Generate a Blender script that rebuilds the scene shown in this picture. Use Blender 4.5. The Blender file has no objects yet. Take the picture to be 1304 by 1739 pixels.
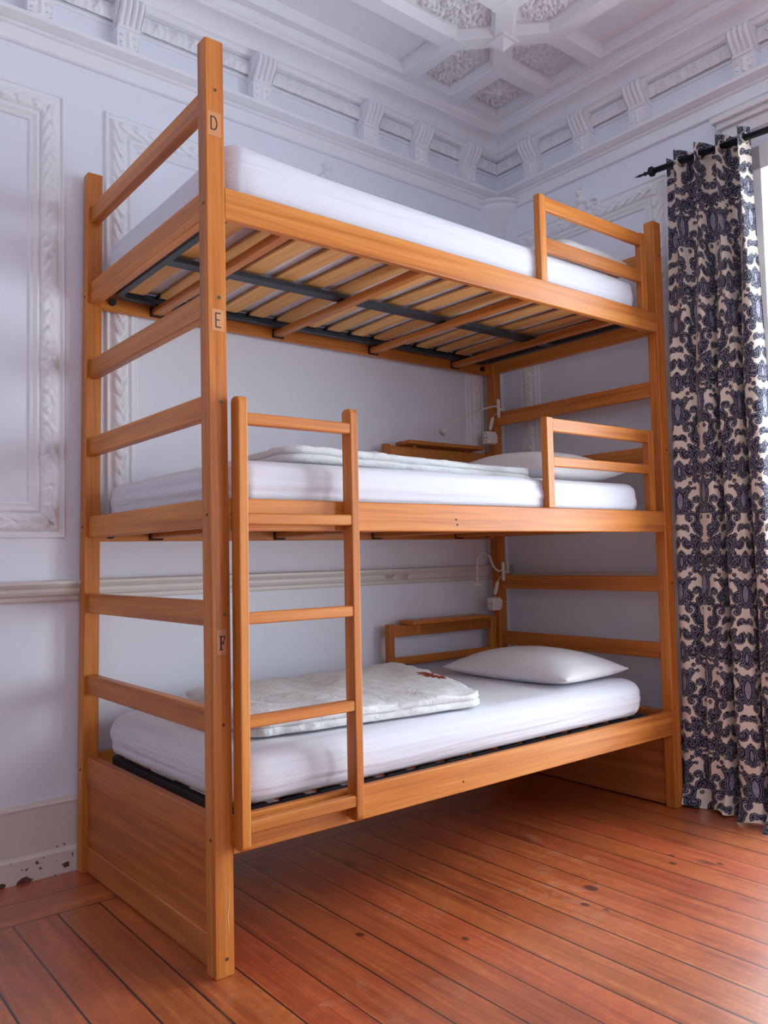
import bpy, math, random
import numpy as np
from mathutils import Vector, Matrix
random.seed(7); rng = np.random.default_rng(11)
scene = bpy.context.scene
COL = scene.collection

# ---------------------------------------------------------------- camera, world, light, exposure
CAM = Vector((-0.97564, -1.96051, 1.06921))
YAW, PITCH, ROLL, FPX = 0.673954, 0.054735, -0.022593, 1391.618
fw = Vector((math.sin(YAW)*math.cos(PITCH), math.cos(YAW)*math.cos(PITCH), math.sin(PITCH)))
rt = Vector((math.cos(YAW), -math.sin(YAW), 0)); up = rt.cross(fw)
rt2 = rt*math.cos(ROLL)+up*math.sin(ROLL); up2 = -rt*math.sin(ROLL)+up*math.cos(ROLL)
cd = bpy.data.cameras.new('camera'); cam = bpy.data.objects.new('camera', cd); COL.objects.link(cam)
cam.matrix_world = Matrix(((rt2.x, up2.x, -fw.x, CAM.x), (rt2.y, up2.y, -fw.y, CAM.y), (rt2.z, up2.z, -fw.z, CAM.z), (0, 0, 0, 1)))
cd.sensor_fit = 'VERTICAL'; cd.sensor_height = 36.0; cd.lens = FPX/1739*36.0; cd.clip_start = 0.02; cd.clip_end = 60
scene.camera = cam

w = bpy.data.worlds.new('daylight'); scene.world = w; w.use_nodes = True
w.node_tree.nodes['Background'].inputs[0].default_value = (0.76, 0.88, 1.0, 1)
w.node_tree.nodes['Background'].inputs[1].default_value = 3.5

XW, YW, DL = 2.296614, 1.075100, 0.012849          # room corner and its small turn against the bed
CRN = np.array([XW, YW, 0.0])
E1 = np.array([-math.cos(DL), -math.sin(DL), 0.0])  # along the back wall, away from the corner
E2 = np.array([math.sin(DL), -math.cos(DL), 0.0])   # along the window wall, towards the camera
CEIL, BEAM = 3.388, 3.33
def RM(V):
    V = np.asarray(V, float); return CRN + V[:, :1]*E1 + V[:, 1:2]*E2 + V[:, 2:3]*np.array([0, 0, 1.0])

def window_light(name, t0, t1, z0, z1, power, col):
    ld = bpy.data.lights.new(name, 'AREA'); ld.shape = 'RECTANGLE'; ld.size = z1-z0; ld.size_y = t1-t0
    ld.energy = power; ld.color = col
    o = bpy.data.objects.new(name, ld); COL.objects.link(o)
    c = RM([[-0.30, (t0+t1)/2, (z0+z1)/2]])[0]
    o.location = c
    x = Vector((0, 0, 1)); z = Vector(tuple(-E1)); y = z.cross(x)
    o.matrix_world = Matrix(((x.x, y.x, z.x, c[0]), (x.y, y.y, z.y, c[1]), (x.z, y.z, z.z, c[2]), (0, 0, 0, 1)))
WIN = [(1.46, 2.66, 0.06, 2.62), (3.75, 4.95, 0.06, 2.62)]
window_light('daylight_window', 1.40, 2.72, 0.05, 2.65, 136, (0.84, 0.94, 1.0))
window_light('daylight_window', 3.70, 5.00, 0.05, 2.65, 136, (0.84, 0.94, 1.0))
vs = scene.view_settings
vs.view_transform = 'Standard'; vs.look = 'None'; vs.gamma = 1.0; vs.use_curve_mapping = False
vs.exposure = 0.0
scene.cycles.max_bounces = 12; scene.cycles.diffuse_bounces = 9; scene.cycles.use_denoising = True

# ---------------------------------------------------------------- materials
class NT:
    def __init__(s, name, rough=0.5, spec=0.5):
        s.m = bpy.data.materials.new(name); s.m.use_nodes = True; s.t = s.m.node_tree; s.b = s.t.nodes['Principled BSDF']
        s.b.inputs['Roughness'].default_value = rough; s.b.inputs['Specular IOR Level'].default_value = spec
    def n(s, typ, ins={}, **kw):
        nd = s.t.nodes.new(typ)
        for k, v in kw.items(): setattr(nd, k, v)
        for k, v in ins.items(): s.set(nd, k, v)
        return nd
    def set(s, nd, k, v):
        i = nd.inputs[k]
        if isinstance(v, bpy.types.NodeSocket): s.t.links.new(v, i)
        elif isinstance(v, bpy.types.Node): s.t.links.new(v.outputs[0], i)
        else: i.default_value = v
    def math(s, op, a, b=0.0, c=None):
        nd = s.n('ShaderNodeMath', operation=op); s.set(nd, 0, a); s.set(nd, 1, b)
        if c is not None: s.set(nd, 2, c)
        return nd.outputs[0]
    def mix(s, f, a, b, mode='MIX'):
        nd = s.n('ShaderNodeMix', data_type='RGBA', blend_type=mode)
        s.set(nd, 0, f); s.set(nd, 6, a); s.set(nd, 7, b); return nd.outputs[2]
    def coord(s, kind='Object'): return s.n('ShaderNodeTexCoord').outputs[kind]
    def mapping(s, vec, scale, loc=None):
        nd = s.n('ShaderNodeMapping'); s.set(nd, 'Vector', vec); nd.inputs['Scale'].default_value = scale
        if loc is not None: s.set(nd, 'Location', loc)
        return nd.outputs[0]
    def noise(s, vec, scale, detail=4, dist=0.0, rough=0.5):
        nd = s.n('ShaderNodeTexNoise', {'Scale': scale, 'Detail': detail, 'Distortion': dist, 'Roughness': rough}); s.set(nd, 'Vector', vec); return nd.outputs[0]
    def ramp(s, f, stops):
        nd = s.n('ShaderNodeValToRGB'); s.set(nd, 0, f); cr = nd.color_ramp
        while len(cr.elements) < len(stops): cr.elements.new(0.5)
        for e, (p, c) in zip(cr.elements, stops): e.position = p; e.color = (*c, 1) if len(c) == 3 else c
        return nd.outputs[0]
    def bump(s, h, strength=0.2, dist=0.01):
        nd = s.n('ShaderNodeBump', {'Strength': strength, 'Distance': dist}); s.set(nd, 'Height', h); s.set(s.b, 'Normal', nd.outputs[0])
    def col(s, c): s.set(s.b, 'Base Color', c)

def lin(r, g, b): return tuple(((c/255)/12.92 if c/255 <= .04045 else ((c/255+.055)/1.055)**2.4) for c in (r, g, b))

def plain(name, rgb, rough=0.5, metal=0.0, spec=0.5):
    m = NT(name, rough, spec); m.col((*lin(*rgb), 1)); m.b.inputs['Metallic'].default_value = metal; return m.m

def wood(name, axis, light=(213, 141, 67), mid=(193, 115, 48), dark=(154, 83, 32), rough=0.34):
    m = NT(name, rough, 0.3)
    info = m.n('ShaderNodeObjectInfo').outputs['Random']
    off = m.n('ShaderNodeCombineXYZ'); 
    for i in range(3): m.set(off, i, m.math('MULTIPLY', info, 7.3+3*i))
    sc = [26.0, 26.0, 26.0]; sc[axis] = 0.9
    v = m.mapping(m.coord(), sc, off.outputs[0])
    n1 = m.noise(v, 1.0, 5, 0.6, 0.55)
    sc2 = [160.0]*3; sc2[axis] = 5.0
    n2 = m.noise(m.mapping(m.coord(), sc2, off.outputs[0]), 1.0, 3)
    sc3 = [3.0]*3; sc3[axis] = 0.8
    n3 = m.noise(m.mapping(m.coord(), sc3, off.outputs[0]), 1.0, 2)
    f = m.math('ADD', m.math('MULTIPLY', n1, 0.62), m.math('ADD', m.math('MULTIPLY', n2, 0.22), m.math('MULTIPLY', n3, 0.20)))
    c = m.ramp(f, [(0.36, lin(*dark)), (0.52, lin(*mid)), (0.68, lin(*light))])
    hue = m.n('ShaderNodeHueSaturation'); m.set(hue, 'Color', c); m.set(hue, 'Value', m.math('ADD', 0.90, m.math('MULTIPLY', info, 0.16)))
    m.col(hue.outputs[0])
    m.set(m.b, 'Roughness', m.math('ADD', rough-0.05, m.math('MULTIPLY', n1, 0.14)))
    m.bump(n2, 0.08, 0.002)
    return m.m
WOOD = [wood('honey_stained_wood', a) for a in range(3)]
PANELW = wood('dark_panel_wood', 1, (196, 122, 64), (178, 102, 50), (146, 78, 38), 0.4)  # end panels: a darker brown version of the bed wood
SLATW = wood('slat_birch', 1, (236, 190, 128), (224, 168, 102), (200, 140, 80), 0.5)

def wallpaint(name, base=(230, 234, 244), low=None):
    m = NT(name, 0.62, 0.3)
    n = m.noise(m.coord(), 2.2, 3)
    c = m.mix(m.math('MULTIPLY', n, 0.35), (*lin(*base), 1), (*lin(base[0]-9, base[1]-8, base[2]-7), 1))
    m.col(c); m.bump(m.noise(m.coord(), 38, 4), 0.10, 0.002); return m.m
PAINT = wallpaint('white_wall_paint')
PLAST = wallpaint('white_plaster', (234, 235, 239))
CEILM = wallpaint('ceiling_paint', (234, 235, 239))

def baseboard_mat():
    m = NT('cream_gloss_paint_chipped', 0.4, 0.5)
    P = m.coord(); sep = m.n('ShaderNodeSeparateXYZ'); m.set(sep, 0, P)
    n = m.noise(m.mapping(P, (1, 1, 1.6)), 24, 5, 0.3)
    low = m.math('SUBTRACT', 0.585, m.math('MULTIPLY', m.math('LESS_THAN', sep.outputs[2], 0.075), 0.02))
    hole = m.math('GREATER_THAN', n, m.math('ADD', low, m.math('MULTIPLY', sep.outputs[2], 0.9)))
    c = m.mix(hole, (*lin(214, 205, 198), 1), (*lin(92, 66, 52), 1))
    m.col(c); m.bump(m.noise(P, 30, 3), 0.12, 0.002); return m.m
BASEM = baseboard_mat()
CREAM = plain('cream_rail_paint', (212, 206, 200), 0.4)

def sheet(name, rgb=(212, 213, 222), s=1.0):
    m = NT(name, 0.85, 0.2)
    m.b.inputs['Sheen Weight'].default_value = 0.15
    m.col((*lin(*rgb), 1))
    if s > 1:
        a = m.noise(m.mapping(m.coord(), (9, 9, 9)), 1.0, 5, 1.6, 0.6); a = m.math('ABSOLUTE', m.math('SUBTRACT', a, 0.5)); a = m.math('MULTIPLY', a, 2.6)
    else:
        a = m.noise(m.mapping(m.coord(), (1.6, 12, 26)), s, 4, 1.2); a = m.math('MULTIPLY', a, 1.5)
    b = m.noise(m.coord(), 420, 2)
    m.bump(m.math('ADD', a, m.math('MULTIPLY', b, 0.03)), 0.35, 0.012); return m.m
SHEET = sheet('white_fitted_sheet')
DUVETM = sheet('white_cotton_cover', (214, 216, 216), 2.0)
PILM = sheet('pillow_cotton', (214, 212, 214))
STEEL = plain('dark_grey_steel', (52, 58, 68), 0.42, 0.4)
RUBBER = plain('black_rubber', (24, 24, 28), 0.6)
BLACKM = plain('black_iron', (30, 33, 42), 0.4, 0.5)
WPLAS = plain('white_plastic', (226, 222, 216), 0.35)
SCREWM = plain('brass_screw', (118, 104, 66), 0.35, 0.8)
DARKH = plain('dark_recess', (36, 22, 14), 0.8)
INK = plain('burnt_black_letter', (38, 24, 20), 0.7)
PATCH = plain('pale_sticker_patch', (200, 136, 86), 0.5)
PATCH2 = plain('scuffed_pale_patch', (188, 126, 92), 0.6)
METAL = plain('chrome_ring', (190, 188, 180), 0.2, 1.0)
RED = plain('rust_red_thread', (160, 62, 28), 0.8)
REDD = plain('dark_brown_thread', (70, 34, 24), 0.8)
WINW = plain('white_window_paint', (225, 225, 225), 0.35)

def glassm():
    m = NT('window_glass'); t = m.t; out = t.nodes['Material Output']
    tr = m.n('ShaderNodeBsdfTransparent'); gl = m.n('ShaderNodeBsdfGlossy', {'Roughness': 0.02})
    mx = m.n('ShaderNodeMixShader', {0: 0.06}); m.set(mx, 1, tr.outputs[0]); m.set(mx, 2, gl.outputs[0]); m.set(out, 0, mx.outputs[0]); return m.m
GLASS = glassm()

KNOTS = [(1.189, -0.264, 0.020), (1.075, -0.329, 0.012), (0.647, -0.249, 0.010), (0.441, -0.034, 0.012), (1.625, -0.277, 0.010), (1.564, -0.319, 0.012), (1.092, -0.394, 0.008), (1.677, -0.428, 0.010)]
def floor_mat():
    m = NT('stained_pine_boards', 0.34, 0.5)
    P = m.coord(); sp = m.n('ShaderNodeSeparateXYZ'); m.set(sp, 0, P); x, y = sp.outputs[0], sp.outputs[1]
    border = m.math('GREATER_THAN', y, 0.69)
    W1 = 0.128
    ua = m.math('DIVIDE', m.math('ADD', x, 10.03), W1); ub = m.math('DIVIDE', m.math('SUBTRACT', y, 0.69), 0.17)
    def sel(a, b): return m.math('ADD', m.math('MULTIPLY', a, m.math('SUBTRACT', 1.0, border)), m.math('MULTIPLY', b, border))
    u = sel(ua, ub); idx = m.math('FLOOR', u); fr = m.math('FRACT', u)
    along = sel(y, x); across = sel(x, y)
    rnd = m.n('ShaderNodeTexWhiteNoise', noise_dimensions='1D'); m.set(rnd, 'W', m.math('ADD', idx, m.math('MULTIPLY', border, 50)))
    r = rnd.outputs[0]
    # butt joints along a board
    seg = m.math('DIVIDE', m.math('ADD', along, m.math('MULTIPLY', r, 9.0)), 9.5); sidx = m.math('FLOOR', seg); sfr = m.math('FRACT', seg)
    cv = m.n('ShaderNodeCombineXYZ'); m.set(cv, 0, m.math('MULTIPLY', across, 30.0)); m.set(cv, 1, m.math('MULTIPLY', along, 1.6))
    m.set(cv, 2, m.math('ADD', m.math('MULTIPLY', r, 40), m.math('MULTIPLY', sidx, 3.7)))
    g1 = m.noise(cv.outputs[0], 1.0, 5, 1.3, 0.55)
    cv2 = m.n('ShaderNodeCombineXYZ'); m.set(cv2, 0, m.math('MULTIPLY', across, 170.0)); m.set(cv2, 1, m.math('MULTIPLY', along, 7)); m.set(cv2, 2, m.math('MULTIPLY', r, 40))
    g2 = m.noise(cv2.outputs[0], 1.0, 3)
    blot = m.noise(P, 2.6, 4, 0.4)
    f = m.math('ADD', m.math('MULTIPLY', g1, 0.5), m.math('ADD', m.math('MULTIPLY', g2, 0.2), m.math('MULTIPLY', blot, 0.3)))
    c = m.ramp(f, [(0.34, lin(112, 42, 18)), (0.46, lin(164, 76, 34)), (0.58, lin(190, 98, 48)), (0.70, lin(212, 130, 72))])
    hsv = m.n('ShaderNodeHueSaturation'); m.set(hsv, 'Color', c)
    r2 = m.n('ShaderNodeTexWhiteNoise', noise_dimensions='2D'); cc = m.n('ShaderNodeCombineXYZ'); m.set(cc, 0, idx); m.set(cc, 1, sidx); m.set(r2, 'Vector', cc.outputs[0])
    m.set(hsv, 'Value', m.math('ADD', 0.90, m.math('MULTIPLY', r2.outputs[0], 0.18))); m.set(hsv, 'Hue', m.math('ADD', 0.493, m.math('MULTIPLY', r, 0.014)))
    c = hsv.outputs[0]
    # knots
    vo = m.n('ShaderNodeTexVoronoi', {'Scale': 1.0}); kv = m.n('ShaderNodeCombineXYZ')
    m.set(kv, 0, m.math('MULTIPLY', across, 3.9)); m.set(kv, 1, m.math('MULTIPLY', along, 1.9)); m.set(vo, 'Vector', kv.outputs[0])
    kn = m.n('ShaderNodeMapRange', {1: 0.045, 2: 0.10, 3: 1.0, 4: 0.0}); m.set(kn, 0, m.math('ADD', vo.outputs['Distance'], m.math('MULTIPLY', m.math('SUBTRACT', g2, 0.5), 0.04)))
    c = m.mix(m.math('MULTIPLY', kn.outputs[0], 0.85), c, (*lin(70, 30, 20), 1))
    # worn pale scuffs
    sv = m.noise(P, 9, 6, 0.8, 0.7); wz = m.noise(P, 1.3, 2)
    sc = m.n('ShaderNodeMapRange', {1: 0.62, 2: 0.76, 3: 0.0, 4: 0.36}); m.set(sc, 0, m.math('ADD', m.math('MULTIPLY', sv, 0.72), m.math('MULTIPLY', wz, 0.36)))
    c = m.mix(sc.outputs[0], c, (*lin(196, 158, 130), 1))
    # fine scratches and mottling
    fs = m.noise(m.mapping(P, (260, 30, 1)), 1.0, 2, 0.6); fs2 = m.noise(m.mapping(P, (22, 150, 1)), 1.0, 2, 0.9); mo = m.noise(P, 34, 5, 0.5, 0.7)
    scr = m.n('ShaderNodeMapRange', {1: 0.66, 2: 0.74, 3: 0.0, 4: 0.30}); m.set(scr, 0, m.math('MAXIMUM', fs, fs2))
    c = m.mix(scr.outputs[0], c, (*lin(206, 160, 126), 1))
    c = m.mix(m.math('MULTIPLY', m.math('SUBTRACT', mo, 0.33), 1.5), c, (*lin(132, 54, 26), 1))
    # single large knots
    kmask = None
    for (kx_, ky_, kr) in KNOTS:
        dx_ = m.math('DIVIDE', m.math('SUBTRACT', x, kx_), kr); dy_ = m.math('DIVIDE', m.math('SUBTRACT', y, ky_), kr*1.35)
        dd = m.math('ADD', m.math('MULTIPLY', dx_, dx_), m.math('MULTIPLY', dy_, dy_))
        k1 = m.n('ShaderNodeMapRange', {1: 0.5, 2: 1.25, 3: 1.0, 4: 0.0}); m.set(k1, 0, m.math('ADD', dd, m.math('MULTIPLY', m.math('SUBTRACT', mo, 0.5), 1.2)))
        kmask = k1.outputs[0] if kmask is None else m.math('MAXIMUM', kmask, k1.outputs[0])
    c = m.mix(m.math('MULTIPLY', kmask, 0.88), c, (*lin(66, 28, 20), 1))
    # gaps
    wob = m.math('MULTIPLY', m.noise(P, 6, 2), 0.010)
    e = m.math('MINIMUM', fr, m.math('SUBTRACT', 1.0, fr))
    gap = m.math('LESS_THAN', e, m.math('ADD', 0.009, m.math('MULTIPLY', r, 0.020)))
    e2 = m.math('LESS_THAN', m.math('MINIMUM', sfr, m.math('SUBTRACT', 1.0, sfr)), 0.0001)
    eb = m.math('LESS_THAN', m.math('ABSOLUTE', m.math('SUBTRACT', y, 0.69)), 0.0018)
    gap = m.math('MAXIMUM', gap, m.math('MAXIMUM', e2, eb))
    c = m.mix(gap, c, (*lin(38, 20, 14), 1))
    m.col(c)
    m.b.inputs['Coat Weight'].default_value = 1.0; m.b.inputs['Coat Roughness'].default_value = 0.37; m.b.inputs['Coat IOR'].default_value = 1.65
    rr = m.math('ADD', 0.30, m.math('ADD', m.math('MULTIPLY', sc.outputs[0], 0.5), m.math('MULTIPLY', blot, 0.18)))
    m.set(m.b, 'Roughness', rr)
    h = m.math('SUBTRACT', m.math('MULTIPLY', g1, 0.25), m.math('MULTIPLY', gap, 1.0))
    edge = m.n('ShaderNodeMapRange', {1: 0.0, 2: 0.12, 3: -0.5, 4: 0.0}); m.set(edge, 0, e)
    m.bump(m.math('ADD', h, edge.outputs[0]), 0.5, 0.004)
    return m.m
FLOORM = floor_mat()

def damask():
    m = NT('damask_velvet_curtain', 0.85, 0.25)
    m.b.inputs['Sheen Weight'].default_value = 0.2
    at = m.n('ShaderNodeAttribute'); at.attribute_name = 'weave'; m.set(m.b, 'Base Color', at.outputs[0])
    m.bump(m.noise(m.coord(), 600, 2), 0.15, 0.001); return m.m
CURT = damask()

# ---------------------------------------------------------------- mesh helpers
class MB:
    def __init__(s): s.v = []; s.f = []; s.sm = False
    def add(s, V, F):
        b = len(s.v); s.v += [tuple(map(float, p)) for p in V]; s.f += [tuple(b+i for i in f) for f in F]; return s
    def box(s, x0, x1, y0, y1, z0, z1):
        V = [(x0, y0, z0), (x1, y0, z0), (x1, y1, z0), (x0, y1, z0), (x0, y0, z1), (x1, y0, z1), (x1, y1, z1), (x0, y1, z1)]
        return s.add(V, [(0, 3, 2, 1), (4, 5, 6, 7), (0, 1, 5, 4), (1, 2, 6, 5), (2, 3, 7, 6), (3, 0, 4, 7)])
    def bar(s, axis, a0, a1, b0, b1, c0, c1, n=1, ch=0.0):
        """bar along axis cut in n pieces (so it can follow the warp); chamfered section"""
        o = [i for i in range(3) if i != axis]
        if ch > 0: sec = [(b0+ch, c0), (b1-ch, c0), (b1, c0+ch), (b1, c1-ch), (b1-ch, c1), (b0+ch, c1), (b0, c1-ch), (b0, c0+ch)]
        else: sec = [(b0, c0), (b1, c0), (b1, c1), (b0, c1)]
        st = [(a0, ch), ] if False else []
        V = []
        ts = [a0, a0+ch] + [a0+(a1-a0)*k/n for k in range(1, n)] + [a1-ch, a1] if ch > 0 else [a0+(a1-a0)*k/n for k in range(n+1)]
        cb, cc = (b0+b1)/2, (c0+c1)/2
        for i, t in enumerate(ts):
            shrink = ch if (ch > 0 and i in (0, len(ts)-1)) else 0
            for (b, c) in sec:
                bb = b - math.copysign(min(shrink, abs(b-cb)), b-cb); c2 = c - math.copysign(min(shrink, abs(c-cc)), c-cc)
                p = [0, 0, 0]; p[axis] = t; p[o[0]] = bb; p[o[1]] = c2; V.append(tuple(p))
        k = len(sec); F = [tuple(range(k))[::-1], tuple(range((len(ts)-1)*k, len(ts)*k))]
        for i in range(len(ts)-1):
            for j in range(k): F.append((i*k+j, i*k+(j+1) % k, (i+1)*k+(j+1) % k, (i+1)*k+j))
        return s.add(V, F)
    def cyl(s, p0, p1, r0, r1=None, n=16, caps=True):
        r1 = r0 if r1 is None else r1
        return s.tube([p0, p1], [r0, r1], n, caps)
    def tube(s, pts, r, n=10, caps=True):
        pts = [Vector(p) for p in pts]; rs = r if isinstance(r, (list, tuple)) else [r]*len(pts)
        V = []; F = []; ref = None
        for i, p in enumerate(pts):
            d = (pts[min(i+1, len(pts)-1)]-pts[max(i-1, 0)])
            if d.length < 1e-9: d = Vector((0, 0, 1))
            d.normalize()
            if ref is None: ref = Vector((0, 0, 1)) if abs(d.z) < 0.9 else Vector((1, 0, 0))
            a = d.cross(ref).normalized(); b = d.cross(a).normalized(); ref = -b if False else ref
            for k in range(n):
                t = 2*math.pi*k/n; q = p+a*math.cos(t)*rs[i]+b*math.sin(t)*rs[i]; V.append(tuple(q))
        for i in range(len(pts)-1):
            for k in range(n): F.append((i*n+k, i*n+(k+1) % n, (i+1)*n+(k+1) % n, (i+1)*n+k))
        if caps: F += [tuple(range(n))[::-1], tuple(range((len(pts)-1)*n, len(pts)*n))]
        return s.add(V, F)
    def lathe(s, prof, c, n=28, ax='z', a0=0, a1=2*math.pi):
        V = []; F = []; full = abs(a1-a0-2*math.pi) < 1e-6; m_ = n if full else n+1
        for (r, h) in prof:
            for k in range(m_):
                t = a0+(a1-a0)*k/n; V.append((c[0]+r*math.cos(t), c[1]+r*math.sin(t), c[2]+h))
        for i in range(len(prof)-1):
            for k in range(n):
                k2 = (k+1) % m_; F.append((i*m_+k, i*m_+k2, (i+1)*m_+k2, (i+1)*m_+k))
        return s.add(V, F)
    def grid(s, G):
        G = np.asarray(G); n, m_ = G.shape[:2]
        return s.add(G.reshape(-1, 3), [(i*m_+j, i*m_+j+1, (i+1)*m_+j+1, (i+1)*m_+j) for i in range(n-1) for j in range(m_-1)])

def S(V):
    """the bunk leans and racks a little: small shear and twist of its frame"""
    V = np.asarray(V, float).copy(); x, y, z = V[:, 0].copy(), V[:, 1].copy(), V[:, 2].copy()
    u = np.clip(x/2.1587, -.1, 1.1); v = np.clip(y/1.0152, -.1, 1.1); q = np.clip(z/2.5, 0, 1)
    a = (1-v)*((1-q)*0.0080+q*-0.0035) + v*((1-q)*-0.0105+q*0.0095)
    b = (1-v)*(q*0.0080) + v*(q*0.002)
    V[:, 0] = x + 0.00619*z + (1-u)*a + u*b; V[:, 1] = y + 0.00516*z
    return V

def mk(name, mb, mat, parent=None, warp=None, smooth=False, bevel=0.0, uv=None, mats=None, midx=None):
    V = np.array(mb.v, float)
    if warp is not None: V = warp(V)
    org = np.zeros(3)
    p = parent
    while p is not None: org += np.array(p.location); p = p.parent
    V = V-org
    own = np.zeros(3)
    if parent is None:
        own = np.array([(V[:, 0].min()+V[:, 0].max())/2, (V[:, 1].min()+V[:, 1].max())/2, V[:, 2].min()]); V = V-own
    me = bpy.data.meshes.new(name); me.from_pydata(V.tolist(), [], mb.f); me.update()
    import bmesh
    bm = bmesh.new(); bm.from_mesh(me); bmesh.ops.recalc_face_normals(bm, faces=bm.faces); bm.to_mesh(me); bm.free()
    me.materials.append(mat)
    if mats:
        for k in mats: me.materials.append(k)
        me.polygons.foreach_set('material_index', midx)
    if smooth: me.shade_smooth() if hasattr(me, 'shade_smooth') else None
    if uv is not None:
        l = me.uv_layers.new(name='UVMap'); idx = np.zeros(len(me.loops), int); me.loops.foreach_get('vertex_index', idx)
        l.data.foreach_set('uv', np.asarray(uv)[idx].reshape(-1))
    o = bpy.data.objects.new(name, me); COL.objects.link(o); o.location = own
    if parent is not None: o.parent = parent
    if bevel > 0:
        b = o.modifiers.new('bevel', 'BEVEL'); b.width = bevel; b.segments = 2; b.limit_method = 'ANGLE'
    return o
def thing(name, loc, label, cat, group=None):
    o = bpy.data.objects.new(name, None); COL.objects.link(o); o.location = loc; o.empty_display_size = 0.05
    o['label'] = label; o['category'] = cat
    if group: o['group'] = group
    return o
def tag(o, label, cat, group=None):
    o['label'] = label; o['category'] = cat
    if group: o['group'] = group
    return o
def struct(name, mb, mat, warp=RM, **k):
    o = mk(name, mb, mat, None, warp, **k); o['kind'] = 'structure'; return o

def fbm(P, f=1.0, oct=4, seed=0):
    r = np.random.default_rng(seed); P = np.asarray(P, float); out = np.zeros(len(P)); a = 1.0; tot = 0
    for o in range(oct):
        for k in range(4):
            d = r.normal(size=3); d /= np.linalg.norm(d); out += a*np.sin(P@d*f*2*math.pi + r.uniform(0, 6.28) + 1.3*np.sin(P@r.normal(size=3)*f*2.0+r.uniform(0, 6.28)))/4
        tot += a; a *= 0.55; f *= 1.9
    return out/tot

# ================================================================ THE ROOM  (s along the back wall, t along the window wall)
SB, TF = 5.2, 6.2
struct('floor', MB().box(-0.1, SB, -0.1, TF, -0.05, 0.0), FLOORM, warp=lambda V: RM(V))
# floor boards run in world axes: object origin is moved back so the pattern sits in world space
fl = bpy.data.objects['floor']; d_ = np.array(fl.location)
vv = np.zeros(len(fl.data.vertices)*3); fl.data.vertices.foreach_get('co', vv); vv = (vv.reshape(-1, 3)+d_).reshape(-1); fl.data.vertices.foreach_set('co', vv); fl.location = (0, 0, 0)
struct('wall_back', MB().box(-0.15, SB, -0.12, 0.0, -0.05, CEIL+0.05), PAINT)
wr = MB(); zt = CEIL+0.05; prev = 0.0
for (t0, t1, z0, z1) in WIN:
    wr.box(-0.15, 0, prev, t0, -0.05, zt); wr.box(-0.15, 0, t0, t1, z1, zt); wr.box(-0.15, 0, t0, t1, -0.05, z0); prev = t1
wr.box(-0.15, 0, prev, TF, -0.05, zt)
struct('wall_right', wr, PAINT)
struct('wall_left', MB().box(SB, SB+0.1, 0, TF, 1.2, zt), PAINT)
struct('unseen_fill_cut', MB().box(SB-0.02, SB+0.1, 0, TF, -0.05, 1.2), plain('fill_cut_brown', (96, 78, 66), 0.6))  # dark band on the unseen wall, added to cut bounce light near the floor
struct('wall_front', MB().box(-0.15, SB+0.1, TF, TF+0.1, -0.05, zt), PAINT)

# ceiling: recessed field with applied beams
cb = MB().box(-0.15, SB, -0.15, TF, CEIL, CEIL+0.06)
def beam(s0, t0, s1, t1, wdt=0.082, z0=BEAM):
    a = Vector((s0, t0, 0)); b = Vector((s1, t1, 0)); d = (b-a).normalized(); n = Vector((-d.y, d.x, 0))
    prof = [(-wdt/2-0.012, CEIL), (-wdt/2-0.012, CEIL-0.02), (-wdt/2, z0+0.012), (-wdt/2+0.004, z0), (wdt/2-0.004, z0), (wdt/2, z0+0.012), (wdt/2+0.012, CEIL-0.02), (wdt/2+0.012, CEIL)]
    V = []
    for p in (a, b):
        for (o, z) in prof: q = p+n*o; V.append((q.x, q.y, z))
    k = len(prof); F = [(j, j+1, k+j+1, k+j) for j in range(k-1)]
    cb.add(V, F)
A1, A2, PB, FR = 0.49, 0.80, 0.645, 0.20
A = [0.49, 0.80]
for (s0, t0, s1, t1) in [(A1, 0.15, A1, A1), (0.15, A1, A1, A1), (A2, 0.15, A2, A1), (A2, A1, SB, A1), (0.15, A2, A1, A2), (A1, A2, A1, TF), (A2, A2, SB, A2), (A2, A2, A2, TF),
                         ]: beam(s0, t0, s1, t1)
for (s0, t0) in ((A1, A1), (A2, A1), (A1, A2), (A2, A2)): beam(s0, t0, PB, PB, z0=BEAM+0.0015)
for (s0, t0) in ((A1, A1), (A2, A1), (A1, A2), (A2, A2)): cb.box(s0-0.041, s0+0.041, t0-0.041, t0+0.041, BEAM-0.0008, CEIL)
cb.box(PB-0.04, PB+0.04, PB-0.04, PB+0.04, BEAM-0.0008, CEIL)
# perimeter frame
def ring(o0, o1, z0):
    for (a, b, c, d) in [(o0, SB, o0, o1), (o0, o1, o1, TF)]:
        cb.box(a, b, c, d, z0, CEIL)
ring(0.10, 0.198, BEAM+0.001)
ceil = struct('ceiling', cb, CEILM)

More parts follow.
